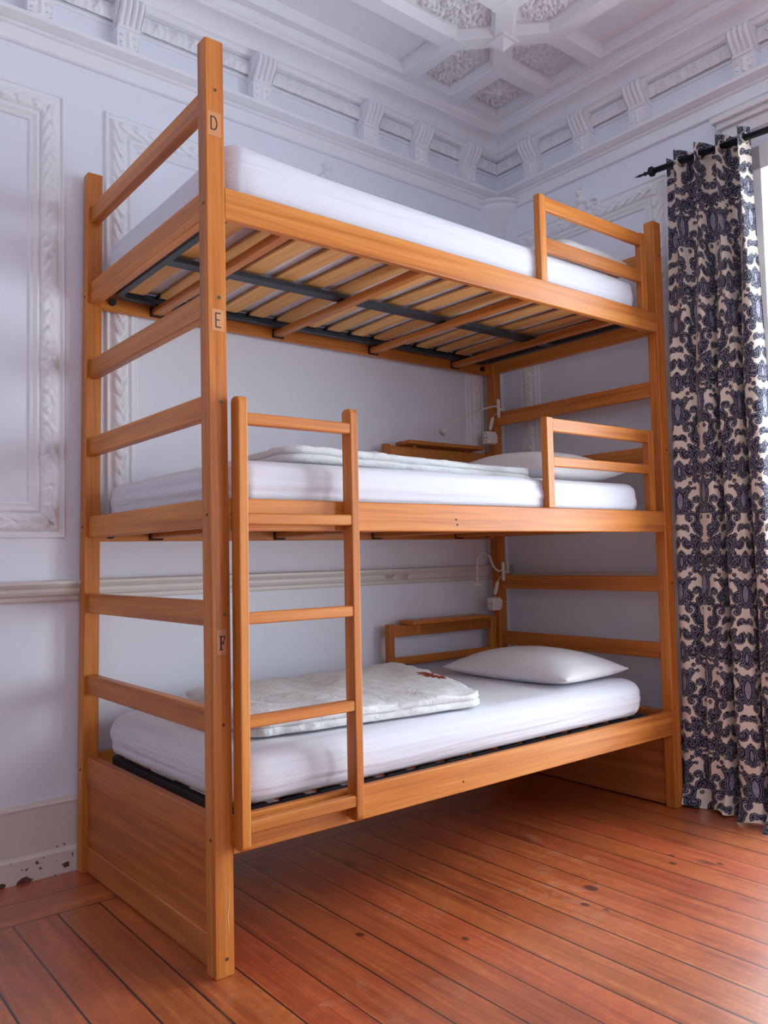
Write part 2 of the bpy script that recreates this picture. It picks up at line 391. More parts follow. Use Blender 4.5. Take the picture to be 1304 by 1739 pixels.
def sweep(name, prof, mat, s_end=SB, t_end=TF, kind='structure', closed=False):
    """moulding along the back wall and round the corner along the window wall; prof = (offset from wall, z)"""
    m = MB(); V = []
    for (o, z) in prof: V.append((s_end, o, z))
    for (o, z) in prof: V.append((o, o, z))
    for (o, z) in prof: V.append((o, t_end, z))
    k = len(prof); F = []
    for i in range(2):
        for j in range(k-1): F.append((i*k+j, i*k+j+1, (i+1)*k+j+1, (i+1)*k+j))
    m.add(V, F); return struct(name, m, mat)
sweep('trim_1', [(0, 2.925), (0.010, 2.925), (0.016, 2.930), (0.016, 2.942), (0.009, 2.946), (0.009, 2.984), (0.018, 2.988), (0.022, 2.996), (0.034, 3.000), (0.048, 3.008), (0.056, 3.012), (0.058, 3.026), (0.050, 3.030), (0.012, 3.034), (0.012, 3.04), (0.0, 3.045)], PLAST)
cove = [(0, 3.128), (0.008, 3.128), (0.012, 3.136), (0.012, 3.205), (0.050, 3.208), (0.056, 3.216), (0.056, 3.226), (0.066, 3.232)]
for k in range(8):
    a = k/7*math.pi/2; cove.append((0.066+0.062*(1-math.cos(a)), 3.232+0.050*math.sin(a)))
cove += [(0.136, 3.284), (0.136, 3.294), (0.146, 3.298), (0.155, 3.306), (0.155, 3.318), (0.150, 3.324), (0.165, BEAM+0.004), (0.20, BEAM)]
sweep('trim_2', cove, PLAST)
sweep('trim_3', [(0, 0.938), (0.008, 0.938), (0.012, 0.944), (0.012, 0.956), (0.022, 0.962), (0.026, 0.972), (0.026, 0.984), (0.034, 0.992), (0.040, 1.000), (0.040, 1.010), (0.0, 1.014)], CREAM, t_end=0.041)
struct('trim_6', MB().box(0, 0.022, 0.041, 1.26, 0.918, 0.974), CREAM, bevel=0.006)
bb = [(0, 0.256), (0.006, 0.255), (0.010, 0.246), (0.016, 0.240), (0.014, 0.232), (0.014, 0.086), (0.018, 0.080), (0.026, 0.074), (0.026, 0.0)]
m_ = MB(); k = len(bb); m_.add([(SB, o, z) for o, z in bb]+[(0.026, o, z) for o, z in bb], [(j, j+1, k+j+1, k+j) for j in range(k-1)]); struct('baseboard_back', m_, BASEM)
m_ = MB(); m_.add([(o, 0.0, z) for o, z in bb]+[(o, 1.26, z) for o, z in bb], [(j, j+1, k+j+1, k+j) for j in range(k-1)]); struct('baseboard_right', m_, BASEM)

# windows (frame, leaves, glass)
for i, (t0, t1, z0, z1) in enumerate(WIN):
    f = MB()
    for (a, b, c, d) in [(t0-0.005, t0+0.05, z0, z1), (t1-0.05, t1+0.005, z0, z1), (t0, t1, z1-0.06, z1), (t0, t1, z0, z0+0.06), ((t0+t1)/2-0.045, (t0+t1)/2+0.045, z0, z1), (t0, t1, 2.02, 2.08)]:
        f.box(-0.13, -0.07, a, b, c, d)
    # architrave on the room side
    for (a, b, c, d) in [(t0-0.10, t0, 0.0, z1+0.10), (t1, t1+0.10, 0.0, z1+0.10), (t0-0.10, t1+0.10, z1, z1+0.10)]:
        f.box(-0.002, 0.02, a, b, c, d)
    f.box(-0.002, 0.055, t0-0.19, t1+0.19, 2.875, 2.90); f.box(-0.002, 0.035, t0-0.175, t1+0.175, 2.85, 2.875); f.box(-0.002, 0.018, t0-0.16, t1+0.16, 2.80, 2.85)
    o = struct('window_%d' % (i+1), f, WINW, bevel=0.003)
    g = mk('glass_pane', MB().box(-0.102, -0.098, t0+0.04, t1-0.04, z0+0.05, z1-0.05), GLASS, o, RM)

# ---------------------------------------------------------------- plaster ornament
def leafband(s, v):
    """acanthus garland: s metres along, v in -1..1 across -> height 0..1"""
    dome = np.sqrt(np.clip(1-v*v, 0, 1))
    ph = s/0.062 - 0.75*np.abs(v)**1.2; saw = ph-np.floor(ph)
    leaf = np.clip(1.15-saw, 0, 1)**0.6*np.clip(saw*7, 0, 1)
    rib = 0.5+0.5*np.cos((ph*3.0)*2*np.pi*0.5+v*9)
    curl = 0.5+0.5*np.sin(s/0.031*np.pi+np.sin(v*4+s*60)*1.4)
    return dome*(0.32+0.42*leaf+0.14*rib*leaf+0.22*curl*np.abs(v))

def panel_frame(a0, a1, z0, z1, wall, label, phase=0.0):
    """wall: 'back' (s) or 'right' (t). One frame: outer fillet, leaf garland, inner steps"""
    Wd = 0.126
    u = np.concatenate([[0, 0.001, 0.006, 0.011, 0.012, 0.022], np.linspace(0.026, 0.084, 15), [0.088, 0.093, 0.098, 0.103, 0.108, 0.112, 0.118, 0.124, 0.126]])
    base = {0: 0, 0.001: 0.010, 0.006: 0.014, 0.011: 0.010, 0.012: 0.005, 0.022: 0.005, 0.088: 0.006, 0.093: 0.014, 0.098: 0.016, 0.103: 0.012, 0.108: 0.010, 0.112: 0.006, 0.118: 0.009, 0.124: 0.006, 0.126: 0.0}
    c = [(a0, z0), (a1, z0), (a1, z1), (a0, z1)]; inn = [(1, 1), (-1, 1), (-1, -1), (1, -1)]
    mb = MB(); run = 0
    for e in range(4):
        p, q = np.array(c[e]), np.array(c[(e+1) % 4]); ip, iq = np.array(inn[e]), np.array(inn[(e+1) % 4])
        L_ = np.linalg.norm(q-p); n = int(L_/0.0062)
        G = np.zeros((n+1, len(u), 3))
        for j, uu in enumerate(u):
            A_ = p+ip*uu; B_ = q+iq*uu; t = np.linspace(0, 1, n+1)
            X = A_[0]+(B_[0]-A_[0])*t; Z = A_[1]+(B_[1]-A_[1])*t
            if uu in base: H = np.full(n+1, base[uu])
            else:
                v = (uu-0.055)/0.031
                H = 0.006+0.026*leafband(run+np.linspace(0, L_, n+1)+phase, np.full(n+1, v))+0.003*fbm(np.stack([X, Z, X*0], 1), 28, 2, 3)
            if wall == 'back': G[:, j] = np.stack([X, H, Z], 1)
            else: G[:, j] = np.stack([H, X, Z], 1)
        mb.grid(G); run += L_
    o = mk('wall_panel_frame', mb, PLAST, None, RM, smooth=True); tag(o, label, 'wall panel frame', 'leaf moulded plaster panel frames'); return o
panel_frame(2.337, 4.35, 1.162, 2.785, 'back', 'white plaster panel frame on the back wall left of the bunk bed, cut by the photo edge')
panel_frame(0.165, 2.188, 1.162, 2.785, 'back', 'large white plaster panel frame on the wall directly behind the bunk bed', 0.02)
panel_frame(0.132, 1.035, 1.165, 2.775, 'right', 'narrow white plaster panel frame on the window wall beside the curtain', 0.01)

# bead and flower mould under the cornice, on both walls
def bead(s, v):
    ph = s/0.078; k = np.floor(ph); f = ph-k-0.5
    r = np.sqrt((f*2.3)**2+(v*1.05)**2); r2 = np.sqrt(((np.abs(f)-0.5)*4.2)**2+(v*0.9)**2)
    ang = np.arctan2(v, f*2.2)
    fl = np.clip(1-r, 0, 1)**0.5*(0.75+0.25*np.cos(ang*6))+0.3*np.exp(-(r/0.25)**2)
    lf = np.clip(1-r2, 0, 1)**0.6*(0.7+0.3*np.cos(v*16))
    return np.maximum(fl, lf*0.8)
def strip(a0, a1, z0, z1, wall, off, amp, fn, step=0.005, nz=14):
    n = int((a1-a0)/step); a = np.linspace(a0, a1, n+1); v = np.linspace(-1, 1, nz); AA, VV = np.meshgrid(a, v, indexing='ij')
    H = off+amp*fn(AA, VV); Z = (z0+z1)/2+VV*(z1-z0)/2
    return np.stack([AA, H, Z], -1) if wall == 'back' else np.stack([H, AA, Z], -1)
mb = MB(); mb.grid(strip(0.02, 3.6, 3.140, 3.204, 'back', 0.026, 0.024, bead)); mb.grid(strip(0.02, 2.6, 3.140, 3.204, 'right', 0.026, 0.024, bead))
struct('trim_4', mb, PLAST, smooth=True)

# brackets
def bracket(pos, wall, label):
    mb = MB(); wd = 0.094
    # side outline (offset from wall, z): console below, scroll above
    low = [(0.0, 3.03), (0.052, 3.03), (0.052, 3.104), (0.060, 3.107), (0.060, 3.116), (0.0, 3.116)]
    def prism(pr, a0, a1):
        k = len(pr); V = [(a0, o, z) for o, z in pr]+[(a1, o, z) for o, z in pr]
        F = [tuple(range(k)), tuple(range(k, 2*k))]+[(j, (j+1) % k, k+(j+1) % k, k+j) for j in range(k)]
        mb.add(V, F)
    prism(low, -wd/2+0.002, wd/2-0.002)
    # four rounded ribs whose front edge swells forward towards the top
    n = 16; zz = np.linspace(3.114, 3.213, n); q = (zz-3.114)/0.099
    fr = 0.056+0.052*np.sin(np.clip(q*1.15, 0, 1)*math.pi/2)**1.3 - 0.012*np.clip(q-0.85, 0, 1)/0.15
    us = np.linspace(-wd/2-0.002, wd/2+0.002, 49); G = np.zeros((n, 49, 3))
    rib = np.abs(np.sin((us+wd/2)/wd*math.pi*4))**0.55
    for i in range(n):
        G[i, :, 0] = us; G[i, :, 1] = fr[i]-0.020*(1-rib); G[i, :, 2] = zz[i]
    mb.grid(G)
    prism([(0.0, 3.114)]+[(float(fr[i])-0.018, float(zz[i])) for i in range(n)]+[(0.0, 3.213)], -wd/2-0.002, -wd/2+0.002)
    prism([(0.0, 3.114)]+[(float(fr[i])-0.018, float(zz[i])) for i in range(n)]+[(0.0, 3.213)], wd/2-0.002, wd/2+0.002)
    prism([(0, 3.114), (0.045, 3.114), (0.07, 3.15), (0.08, 3.208), (0, 3.208)], -wd/2+0.002, wd/2-0.002)
    # leaf relief on the console face
    a = np.linspace(-wd/2+0.008, wd/2-0.008, 30); z = np.linspace(3.034, 3.102, 30); AA, ZZ = np.meshgrid(a, z, indexing='ij')
    x_ = AA/(wd/2); y_ = (ZZ-3.066)/0.036
    h = 0.55*np.exp(-(x_/0.18)**2)+0.6*np.clip(np.sin(np.hypot(np.abs(x_)-0.5, y_-0.35)*14), 0, 1)*np.exp(-(np.hypot(np.abs(x_)-0.5, y_-0.35)/0.45)**2)+0.6*np.clip(np.sin(np.hypot(np.abs(x_)-0.55, y_+0.45)*12+1), 0, 1)*np.exp(-(np.hypot(np.abs(x_)-0.55, y_+0.45)/0.45)**2)
    edge = np.clip((1-np.abs(AA)/(wd/2-0.008))*8, 0, 1)*np.clip((1-np.abs((ZZ-3.068)/0.034))*8, 0, 1)
    mb.grid(np.stack([AA, 0.052+0.011*h*edge, ZZ], -1))
    def wp(V):
        V = np.array(V)
        P = np.stack([V[:, 0]+pos, V[:, 1], V[:, 2]], 1) if wall == 'back' else np.stack([V[:, 1], V[:, 0]+pos, V[:, 2]], 1)
        return RM(P)
    o = mk('cornice_bracket', mb, PLAST, None, wp); 
    tag(o, label, 'bracket', 'plaster scroll brackets under the cornice')
for s_, lb in [(2.435, 'white scroll bracket on the back wall cornice at the top left corner of the photo'),
               (2.110, 'white scroll bracket on the back wall, left of the tall bed post top'),
               (1.520, 'white scroll bracket on the back wall, just right of the tall bed post top'),
               (0.925, 'white scroll bracket on the back wall, second right of the tall bed post top'),
               (0.600, 'white scroll bracket on the back wall, third right of the tall bed post top'),
               (0.262, 'white scroll bracket on the back wall nearest the room corner')]: bracket(s_, 'back', lb)
for t_, lb in [(0.280, 'white scroll bracket on the window wall nearest the room corner'),
               (0.605, 'white scroll bracket on the window wall, second from the room corner'),
               (0.920, 'white scroll bracket on the window wall, third from the room corner'),
               (1.425, 'white scroll bracket on the window wall, high above the curtain rod at the right edge')]: bracket(t_, 'right', lb)

# corner corbel (quarter round, hangs in the corner)
prof = [(0.004, 2.742), (0.012, 2.746), (0.020, 2.756), (0.022, 2.766), (0.030, 2.772), (0.044, 2.785), (0.052, 2.802), (0.050, 2.812), (0.056, 2.818), (0.060, 2.830), (0.078, 2.855), (0.105, 2.885), (0.130, 2.912), (0.145, 2.936), (0.143, 2.944), (0.162, 2.947), (0.166, 2.958), (0.158, 2.966), (0.0, 2.968)]
mb = MB().lathe([(r, z) for r, z in prof], (0, 0, 0), 24, a0=0, a1=math.pi/2)
o = mk('corner_corbel', mb, PLAST, None, RM, smooth=True); tag(o, 'white plaster corbel shelf hanging in the room corner below the cornice', 'corbel')

# crests on the top frame members
def blob_relief(pts, a_rng, z_rng, step=0.004, base=0.0):
    a = np.arange(a_rng[0], a_rng[1], step); z = np.arange(z_rng[0], z_rng[1], step); AA, ZZ = np.meshgrid(a, z, indexing='ij'); H = np.zeros_like(AA)
    for (pa, pz, r, h) in pts:
        d = np.sqrt((AA-pa)**2+(ZZ-pz)**2)/r; H = np.maximum(H, h*np.sqrt(np.clip(1-d*d, 0, 1)))
    return AA, ZZ, H+base
def spiral(ca, cz, R, turns, th0, sgn, h=0.016, w=0.010, n=46):
    out = []
    for k in range(n):
        q = k/(n-1); th = th0+sgn*turns*2*math.pi*q; r = R*(1-q)**0.9+0.002
        out.append((ca+r*math.cos(th), cz+r*math.sin(th), w*(1-0.45*q), h*(0.75+0.25*math.sin(k*1.7))))
    return out
def crest(pos, z, wall, label, s=1.0):
    pts = [(0, 0.085*s, 0.022*s, 0.045), (0, 0.045*s, 0.028*s, 0.04), (0, 0.0, 0.030*s, 0.035), (-0.035*s, 0.03*s, 0.018*s, 0.03), (0.035*s, 0.03*s, 0.018*s, 0.03), (-0.055*s, 0.0, 0.02*s, 0.03), (0.055*s, 0.0, 0.02*s, 0.03), (-0.016*s, 0.105*s, 0.009*s, 0.03), (0.018*s, 0.10*s, 0.009*s, 0.03), (0, 0.112*s, 0.009*s, 0.03)]
    pts += spiral(-0.085*s, 0.0, 0.035*s, 1.2, 0.3, 1, 0.026, 0.011)+spiral(0.085*s, 0.0, 0.035*s, 1.2, math.pi-0.3, -1, 0.026, 0.011)
    AA, ZZ, H = blob_relief(pts, (-0.14*s, 0.14*s), (-0.05*s, 0.13*s), 0.0035)
    H = H-0.004
    if wall == 'back': G = np.stack([AA+pos, H, ZZ+z], -1)
    else: G = np.stack([H, AA+pos, ZZ+z], -1)
    # keep only raised cells
    mb = MB(); n, m2 = H.shape; idx = -np.ones((n, m2), int); V = []; F = []
    for i in range(n-1):
        for j in range(m2-1):
            if max(H[i, j], H[i+1, j], H[i, j+1], H[i+1, j+1]) > 0:
                q = []
                for (ii, jj) in ((i, j), (i+1, j), (i+1, j+1), (i, j+1)):
                    if idx[ii, jj] < 0: idx[ii, jj] = len(V); V.append(G[ii, jj])
                    q.append(idx[ii, jj])
                F.append(tuple(q))
    mb.add(V, F); o = mk('plaster_crest', mb, PLAST, None, RM, smooth=True); tag(o, label, 'ornament', 'plaster crests on the panel frames')
crest(1.155, 2.775, 'back', 'white plaster cherub crest above the top mattress on the back wall', 0.95)
crest(0.56, 2.765, 'right', 'white plaster leaf crest on the window wall panel, above the top guard rail', 0.95)

# ceiling reliefs: scroll foliage inside polygonal coffers
def inside(poly, X, Y):
    d = np.full(X.shape, 9.0); n = len(poly)
    cx, cy = np.mean([p[0] for p in poly]), np.mean([p[1] for p in poly])
    for i in range(n):
        (x0, y0), (x1, y1) = poly[i], poly[(i+1) % n]; nx, ny = y1-y0, -(x1-x0); L_ = math.hypot(nx, ny); nx /= L_; ny /= L_
        if (cx-x0)*nx+(cy-y0)*ny < 0: nx, ny = -nx, -ny
        d = np.minimum(d, (X-x0)*nx+(Y-y0)*ny)
    return d
def ceil_relief(poly, pts, label, step=0.0045, amp=1.0):
    xs = [p[0] for p in poly]; ys = [p[1] for p in poly]
    X, Y = np.meshgrid(np.arange(min(xs), max(xs), step), np.arange(min(ys), max(ys), step), indexing='ij'); H = np.zeros_like(X)
    for (pa, pz, r, h) in pts:
        d2 = ((X-pa)**2+(Y-pz)**2)/(r*r); m2 = d2 < 1
        H[m2] = np.maximum(H[m2], h*np.sqrt(1-d2[m2]))
    D = inside(poly, X, Y); H = H*np.clip(D/0.012, 0, 1)*amp
    G = np.stack([X, Y, CEIL-0.001-H], -1); n, m2 = H.shape; idx = -np.ones((n, m2), int); V = []; F = []
    for i in range(n-1):
        for j in range(m2-1):
            if D[i, j] > -step and max(H[i, j], H[i+1, j], H[i, j+1], H[i+1, j+1]) > 0.0005:
                q = []
                for (ii, jj) in ((i, j), (i+1, j), (i+1, j+1), (i, j+1)):
                    if idx[ii, jj] < 0: idx[ii, jj] = len(V); V.append(G[ii, jj])
                    q.append(idx[ii, jj])
                F.append(tuple(q))
    mb = MB().add(V, F); o = mk('ceiling_relief', mb, PLAST, None, RM, smooth=True); tag(o, label, 'ceiling ornament', 'plaster reliefs in the ceiling coffers')
def foliage(poly, n, seed, rmin=0.02, rmax=0.045):
    r = np.random.default_rng(seed); xs = [p[0] for p in poly]; ys = [p[1] for p in poly]; pts = []; cs = []; tries = 0
    while len(cs) < n and tries < 4000:
        tries += 1; x, y = r.uniform(min(xs), max(xs)), r.uniform(min(ys), max(ys)); R = r.uniform(rmin, rmax)
        if inside(poly, np.array([[x]]), np.array([[y]]))[0, 0] < R*0.75: continue
        if any(math.hypot(x-a, y-b) < (R+c)*0.85 for a, b, c in cs): continue
        cs.append((x, y, R)); th = r.uniform(0, 6.28); sg = 1 if r.random() < .5 else -1
        pts += spiral(x, y, R, 1.35, th, sg, 0.018, 0.008)
        for k in range(7):
            a = th+k*0.9; pts.append((x+R*1.12*math.cos(a), y+R*1.12*math.sin(a), 0.009, 0.014))
        pts.append((x, y, 0.010, 0.022))
    return pts
e_ = 0.055; h_ = 0.041
sq = [(FR, FR), (A1-h_, FR), (A1-h_, A1-h_), (FR, A1-h_)]
c_ = ((FR+A1-h_)/2,)*2; R_ = (A1-h_-FR)/2
pts = []
for k in range(8):
    a = k*math.pi/4
    for q in range(5): pts.append((c_[0]+R_*(0.18+0.13*q)*math.cos(a), c_[1]+R_*(0.18+0.13*q)*math.sin(a), 0.020-0.002*q, 0.030-0.002*q))
for k in range(36):
    f = k/36*8; e = int(f//2); g = (f % 2)-1; x, y = [(g, -1), (1, g), (-g, 1), (-1, -g)][e]; pts.append((c_[0]+x*R_*0.88, c_[1]+y*R_*0.88, 0.011, 0.020 if k % 2 else 0.012))
for k in range(4):
    a = math.pi/4+k*math.pi/2; pts += spiral(c_[0]+R_*0.85*math.cos(a), c_[1]+R_*0.85*math.sin(a), 0.030, 1.1, a, 1, 0.022, 0.010)
pts.append((c_[0], c_[1], 0.026, 0.045))
ceil_relief(sq, pts, 'square plaster rosette in the ceiling coffer nearest the room corner')
g_ = 0.045
hexA = [(A1+h_+0.01, FR), (A2-h_-0.01, FR), (A2-h_-0.01, A1-0.01), (PB, PB-g_-0.02), (A1+h_+0.01, A1-0.01)]
ceil_relief(hexA, foliage(hexA, 14, 5, 0.02, 0.04), 'scroll foliage relief in the ceiling coffer left of the corner rosette')
hexB = [(y, x) for x, y in hexA]
ceil_relief(hexB, foliage(hexB, 14, 9, 0.02, 0.04), 'scroll foliage relief in the ceiling coffer right of the corner rosette')
stA = [(PB+g_+0.03, PB), (A2+0.01, A1+h_+0.01), (2.6, A1+h_+0.01), (2.6, A2-h_-0.01), (A2+0.01, A2-h_-0.01)]
ceil_relief(stA, foliage(stA, 90, 21, 0.018, 0.034), 'long dense foliage relief in the ceiling coffer at the top left of the boss')
stB = [(y, x) for x, y in stA]
ceil_relief(stB, foliage(stB, 90, 33, 0.018, 0.034), 'long dense foliage relief in the ceiling coffer at the top right of the boss')
# central boss where the diagonal beams meet
mb = MB(); r0 = 0.045
mb.add([(PB-r0, PB-r0, BEAM), (PB+r0, PB-r0, BEAM), (PB+r0, PB+r0, BEAM), (PB-r0, PB+r0, BEAM), (PB, PB, BEAM-0.045)], [(0, 1, 4), (1, 2, 4), (2, 3, 4), (3, 0, 4), (3, 2, 1, 0)])
mb.box(PB-0.052, PB+0.052, PB-0.052, PB+0.052, BEAM-0.008, BEAM+0.004)
o = mk('ceiling_boss', mb, PLAST, None, RM); tag(o, 'small pyramid plaster boss where the ceiling beams cross', 'ceiling ornament')

# ================================================================ THE BUNK BED
L, W, H, PX, D = 2.1587, 1.0152, 2.5, 0.0559, 0.0485
TIERS = [(0.302, 0.398), (1.148, 1.236), (2.0035, 2.090)]
bed = thing('bunk_bed', (L/2, W/2, 0), 'tall three tier wooden bunk bed standing on the floorboards against the panelled wall', 'bunk bed')
def bedpart(name, mb, axis, parent=bed, **k): return mk(name, mb, WOOD[axis], parent, S, **k)
posts = {}
for nm, x0, y0 in (('A', 0, 0), ('B', 0, W-D), ('C', L-PX, 0), ('D', L-PX, W-D)):
    posts[nm] = bedpart('post', MB().bar(2, 0, H, x0, x0+PX, y0, y0+D, 8, 0.003), 2)
RZ = [(2.310, 2.375), (1.735, 1.803), (1.455, 1.520), (0.895, 0.962), (0.612, 0.678)]
for x0 in (0.014, L-0.046):
    for (z0, z1) in RZ: bedpart('end_rail', MB().bar(1, D-0.002, W-D+0.002, x0, x0+0.032, z0, z1, 4, 0.003), 1)
    for (z0, z1) in TIERS[1:]: bedpart('end_board', MB().bar(1, D-0.002, W-D+0.002, x0, x0+0.032, z0+0.012 if z0 < 2 else z0+0.006, z1, 4, 0.003), 1)
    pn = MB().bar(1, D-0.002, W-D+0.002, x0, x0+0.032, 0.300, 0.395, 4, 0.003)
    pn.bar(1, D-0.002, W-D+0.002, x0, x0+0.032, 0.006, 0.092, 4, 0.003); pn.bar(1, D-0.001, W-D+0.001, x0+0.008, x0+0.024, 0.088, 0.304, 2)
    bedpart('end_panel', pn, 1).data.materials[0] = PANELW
RT = 0.026
for (z0, z1) in TIERS:
    bedpart('side_rail', MB().bar(0, PX-0.002, L-PX+0.002, 0.0, RT, z0, z1, 6, 0.003), 0)
    bedpart('side_rail', MB().bar(0, PX-0.002, L-PX+0.002, W-RT, W, z0, z1, 6, 0.003), 0)
    for xc in (0.275, 0.815, 1.33, 1.85):
        bedpart('batten', MB().bar(1, RT-0.004, W-RT+0.004, xc-0.021, xc+0.021, z0+0.010, z0+0.036, 3, 0.006), 1)
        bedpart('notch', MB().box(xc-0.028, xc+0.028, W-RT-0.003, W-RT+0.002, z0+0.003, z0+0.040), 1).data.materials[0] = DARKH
for (x, z) in ((0.10, 2.035), (2.045, 2.03), (0.10, 1.17), (2.045, 1.17)):
    mk('bolt', MB().cyl((x, W-RT+0.002, z), (x, W-RT-0.012, z), 0.013, n=16), RUBBER, bed, S)
# guards: front (tiers 2 and 3) and wall side (all tiers)
def guard(y0, y1, ztop, zr, zbase, xs=(1.360, 1.398, 2.006, 2.045)):
    for (a, b) in (xs[:2], xs[2:]): bedpart('guard_stile', MB().bar(2, zbase, ztop, a, b, y0, y1, 2, 0.003), 2)
    for (z0, z1) in zr: bedpart('guard_rail', MB().bar(0, xs[1]-0.002, xs[2]+0.002, y0+0.002, y1-0.006, z0, z1, 3, 0.003), 0)
guard(0.0, 0.030, 2.424, [(2.368, 2.420), (2.208, 2.262)], 2.0895)
guard(0.0, 0.030, 1.575, [(1.522, 1.572), (1.391, 1.428)], 1.2355)
yb = W-RT-0.005
guard(yb, yb+0.028, 0.757, [(0.697, 0.750), (0.565, 0.602)], 0.397, (1.386, 1.424, 2.058, 2.096))
guard(yb, yb+0.028, 1.597, [(1.540, 1.590), (1.400, 1.437)], 1.235, (1.386, 1.424, 2.058, 2.096))
guard(yb, yb+0.028, 2.430, [(2.372, 2.424), (2.212, 2.262)], 2.089, (1.386, 1.424, 2.058, 2.096))
for z in (1.597, 0.752):
    bedpart('shelf', MB().bar(0, 1.49, 1.99, W-0.085, W+0.02, z, z+0.018, 2, 0.003), 0)
    
    for xb in (1.56, 1.90): bedpart('shelf_bracket', MB().box(xb, xb+0.02, W-0.03, W+0.01, z-0.05, z+0.001), 0)
# screws on post faces
def screw(x, y, z, face, post, r=0.0048, mat=SCREWM):
    d = 0.0016
    if face == 'f': mb = MB().lathe([(0, 0), (r, 0), (r, d), (r*0.55, d*1.05), (r*0.5, d*0.2), (0, d*0.2)], (0, 0, 0), 16); f = lambda V: S(np.stack([V[:, 0]+x, -V[:, 2]+y+0.0003, V[:, 1]+z], 1))
    else: mb = MB().lathe([(0, 0), (r, 0), (r, d), (r*0.55, d*1.05), (r*0.5, d*0.2), (0, d*0.2)], (0, 0, 0), 16); f = lambda V: S(np.stack([-V[:, 2]+x+0.0003, V[:, 0]+y, V[:, 1]+z], 1))
    mk('screw', mb, mat, post, f)
for (x, z, m2) in ((0.030, 2.355, SCREWM), (0.035, 1.494, SCREWM), (0.038, 0.927, SCREWM), (0.033, 0.046, SCREWM), (0.034, 1.778, plain('green_screw_cap', (72, 92, 38), 0.5)), (0.031, 0.640, plain('wood_knot', (120, 60, 34), 0.6))):
    screw(x, 0.0, z, 'f', posts['A'], mat=m2)
for z in (2.038, 1.191, 0.347): screw(0.0, 0.018, z, 's', posts['A'], 0.0045)
for z in (2.038, 1.199, 0.35): screw(0.0, W-0.028, z, 's', posts['B'], 0.0045, DARKH)
for z in (2.35, 1.50, 0.93): screw(L-0.022, 0.0, z, 'f', posts['C'])
for (x, z) in ((0.889, 1.187), (0.894, 1.170), (0.889, 0.336)): screw(x, 0.0, z, 'f', bed, 0.003, DARKH)

# letters D, E, F on the near post
def strokes(segs, th, x0, z0, sx, sz):
    mb = MB()
    for (a, b) in segs:
        p, q = Vector((x0+a[0]*sx, 0, z0+a[1]*sz)), Vector((x0+b[0]*sx, 0, z0+b[1]*sz)); d = (q-p).normalized(); n = Vector((-d.z, 0, d.x))*th/2; p -= d*th/2*0.9; q += d*th/2*0.9
        V = []
        for y in (-0.0010, 0.0004):
            for r in (p+n, q+n, q-n, p-n): V.append((r.x, y, r.z))
        mb.add(V, [(0, 1, 2, 3), (7, 6, 5, 4), (0, 4, 5, 1), (1, 5, 6, 2), (2, 6, 7, 3), (3, 7, 4, 0)])
    return mb
def letter(ch, segs, th, x0, z0, sx, sz, patch, pm):
    if patch:
        a, b, c, d = patch; mk('letter_patch', MB().box(a, b, -0.0005, 0.0003, c, d), pm, posts['A'], S)
    o = mk('letter', strokes(segs, th, x0, z0, sx, sz), INK, posts['A'], S); o['label'] = 'dark letter '+ch
arc = [(0.45+0.55*math.sin(t), 0.5+0.5*math.cos(t)) for t in np.linspace(0, math.pi, 9)]
letter('D', [((0, 0), (0, 1)), ((0, 1), arc[0]), ((0, 0), arc[-1])]+list(zip(arc[:-1], arc[1:])), 0.0030, 0.0165, 2.242, 0.017, 0.036, (0.006, 0.046, 2.225, 2.292), PATCH)
letter('E', [((0, 0), (0, 1)), ((0, 1), (1, 1)), ((0, 0), (1, 0)), ((0, 0.52), (0.75, 0.52))], 0.0030, 0.0235, 1.696, 0.0135, 0.038, (0.012, 0.048, 1.686, 1.745), PATCH)
letter('F', [((0.22, 0), (0.22, 1)), ((0.30, 0), (0.30, 1)), ((0, 1), (1, 1)), ((1, 1), (1, 0.72)), ((0.3, 0.50), (0.75, 0.50)), ((0.75, 0.62), (0.75, 0.40)), ((0, 0), (0.55, 0))], 0.0030, 0.023, 0.836, 0.014, 0.034, (0.015, 0.042, 0.822, 0.888), PATCH2)
# scratch on the near post foot
mk('scratch', MB().tube([(0.040, -0.0001, 0.225), (0.041, -0.0001, 0.180), (0.037, -0.0001, 0.150), (0.040, -0.0001, 0.110)], [0.0004, 0.0010, 0.0014, 0.0004], 5), plain('pale_scratch', (240, 196, 160), 0.6), posts['A'], S)

# ladder
lad = thing('bunk_ladder', (0.27, -0.022, 0.31), 'short five rung wooden ladder fixed to the front of the bunk beside the near post', 'ladder')
def stile(x0, x1):
    pr = []; y0, y1 = -0.0465, -0.001; zb, ztp = 0.318, 1.508; r = 0.016
    for (cy, cz, a0) in ((y1-r, zb+r, -90), (y1-r, ztp-r, 0), (y0+r, ztp-r, 90), (y0+r, zb+r, 180)):
        for k in range(6): a = math.radians(a0+90*k/5); pr.append((cy+r*math.cos(a), cz+r*math.sin(a)))
    k = len(pr); V = [(x0, y, z) for y, z in pr]+[(x1, y, z) for y, z in pr]
    F = [tuple(range(k)), tuple(range(k, 2*k))]+[(j, (j+1) % k, k+(j+1) % k, k+j) for j in range(k)]
    return MB().add(V, F)
def LW(V):
    V = np.array(V, float); V[:, 0] += 0.0095*(V[:, 2]-0.32)/1.18; V[:, 1] += 0.00516*V[:, 2]; return V
mk('ladder_stile', stile(0.0640, 0.0915), WOOD[2], lad, LW, bevel=0.003)
mk('ladder_stile', stile(0.4315, 0.4590), WOOD[2], lad, LW, bevel=0.003)
for (z0, z1) in ((1.432, 1.464), (1.163, 1.194), (0.899, 0.930), (0.629, 0.660), (0.359, 0.391)):
    mk('rung', MB().bar(0, 0.0895, 0.4335, -0.0445, -0.018, z0, z1, 2, 0.003), WOOD[0], lad, LW)

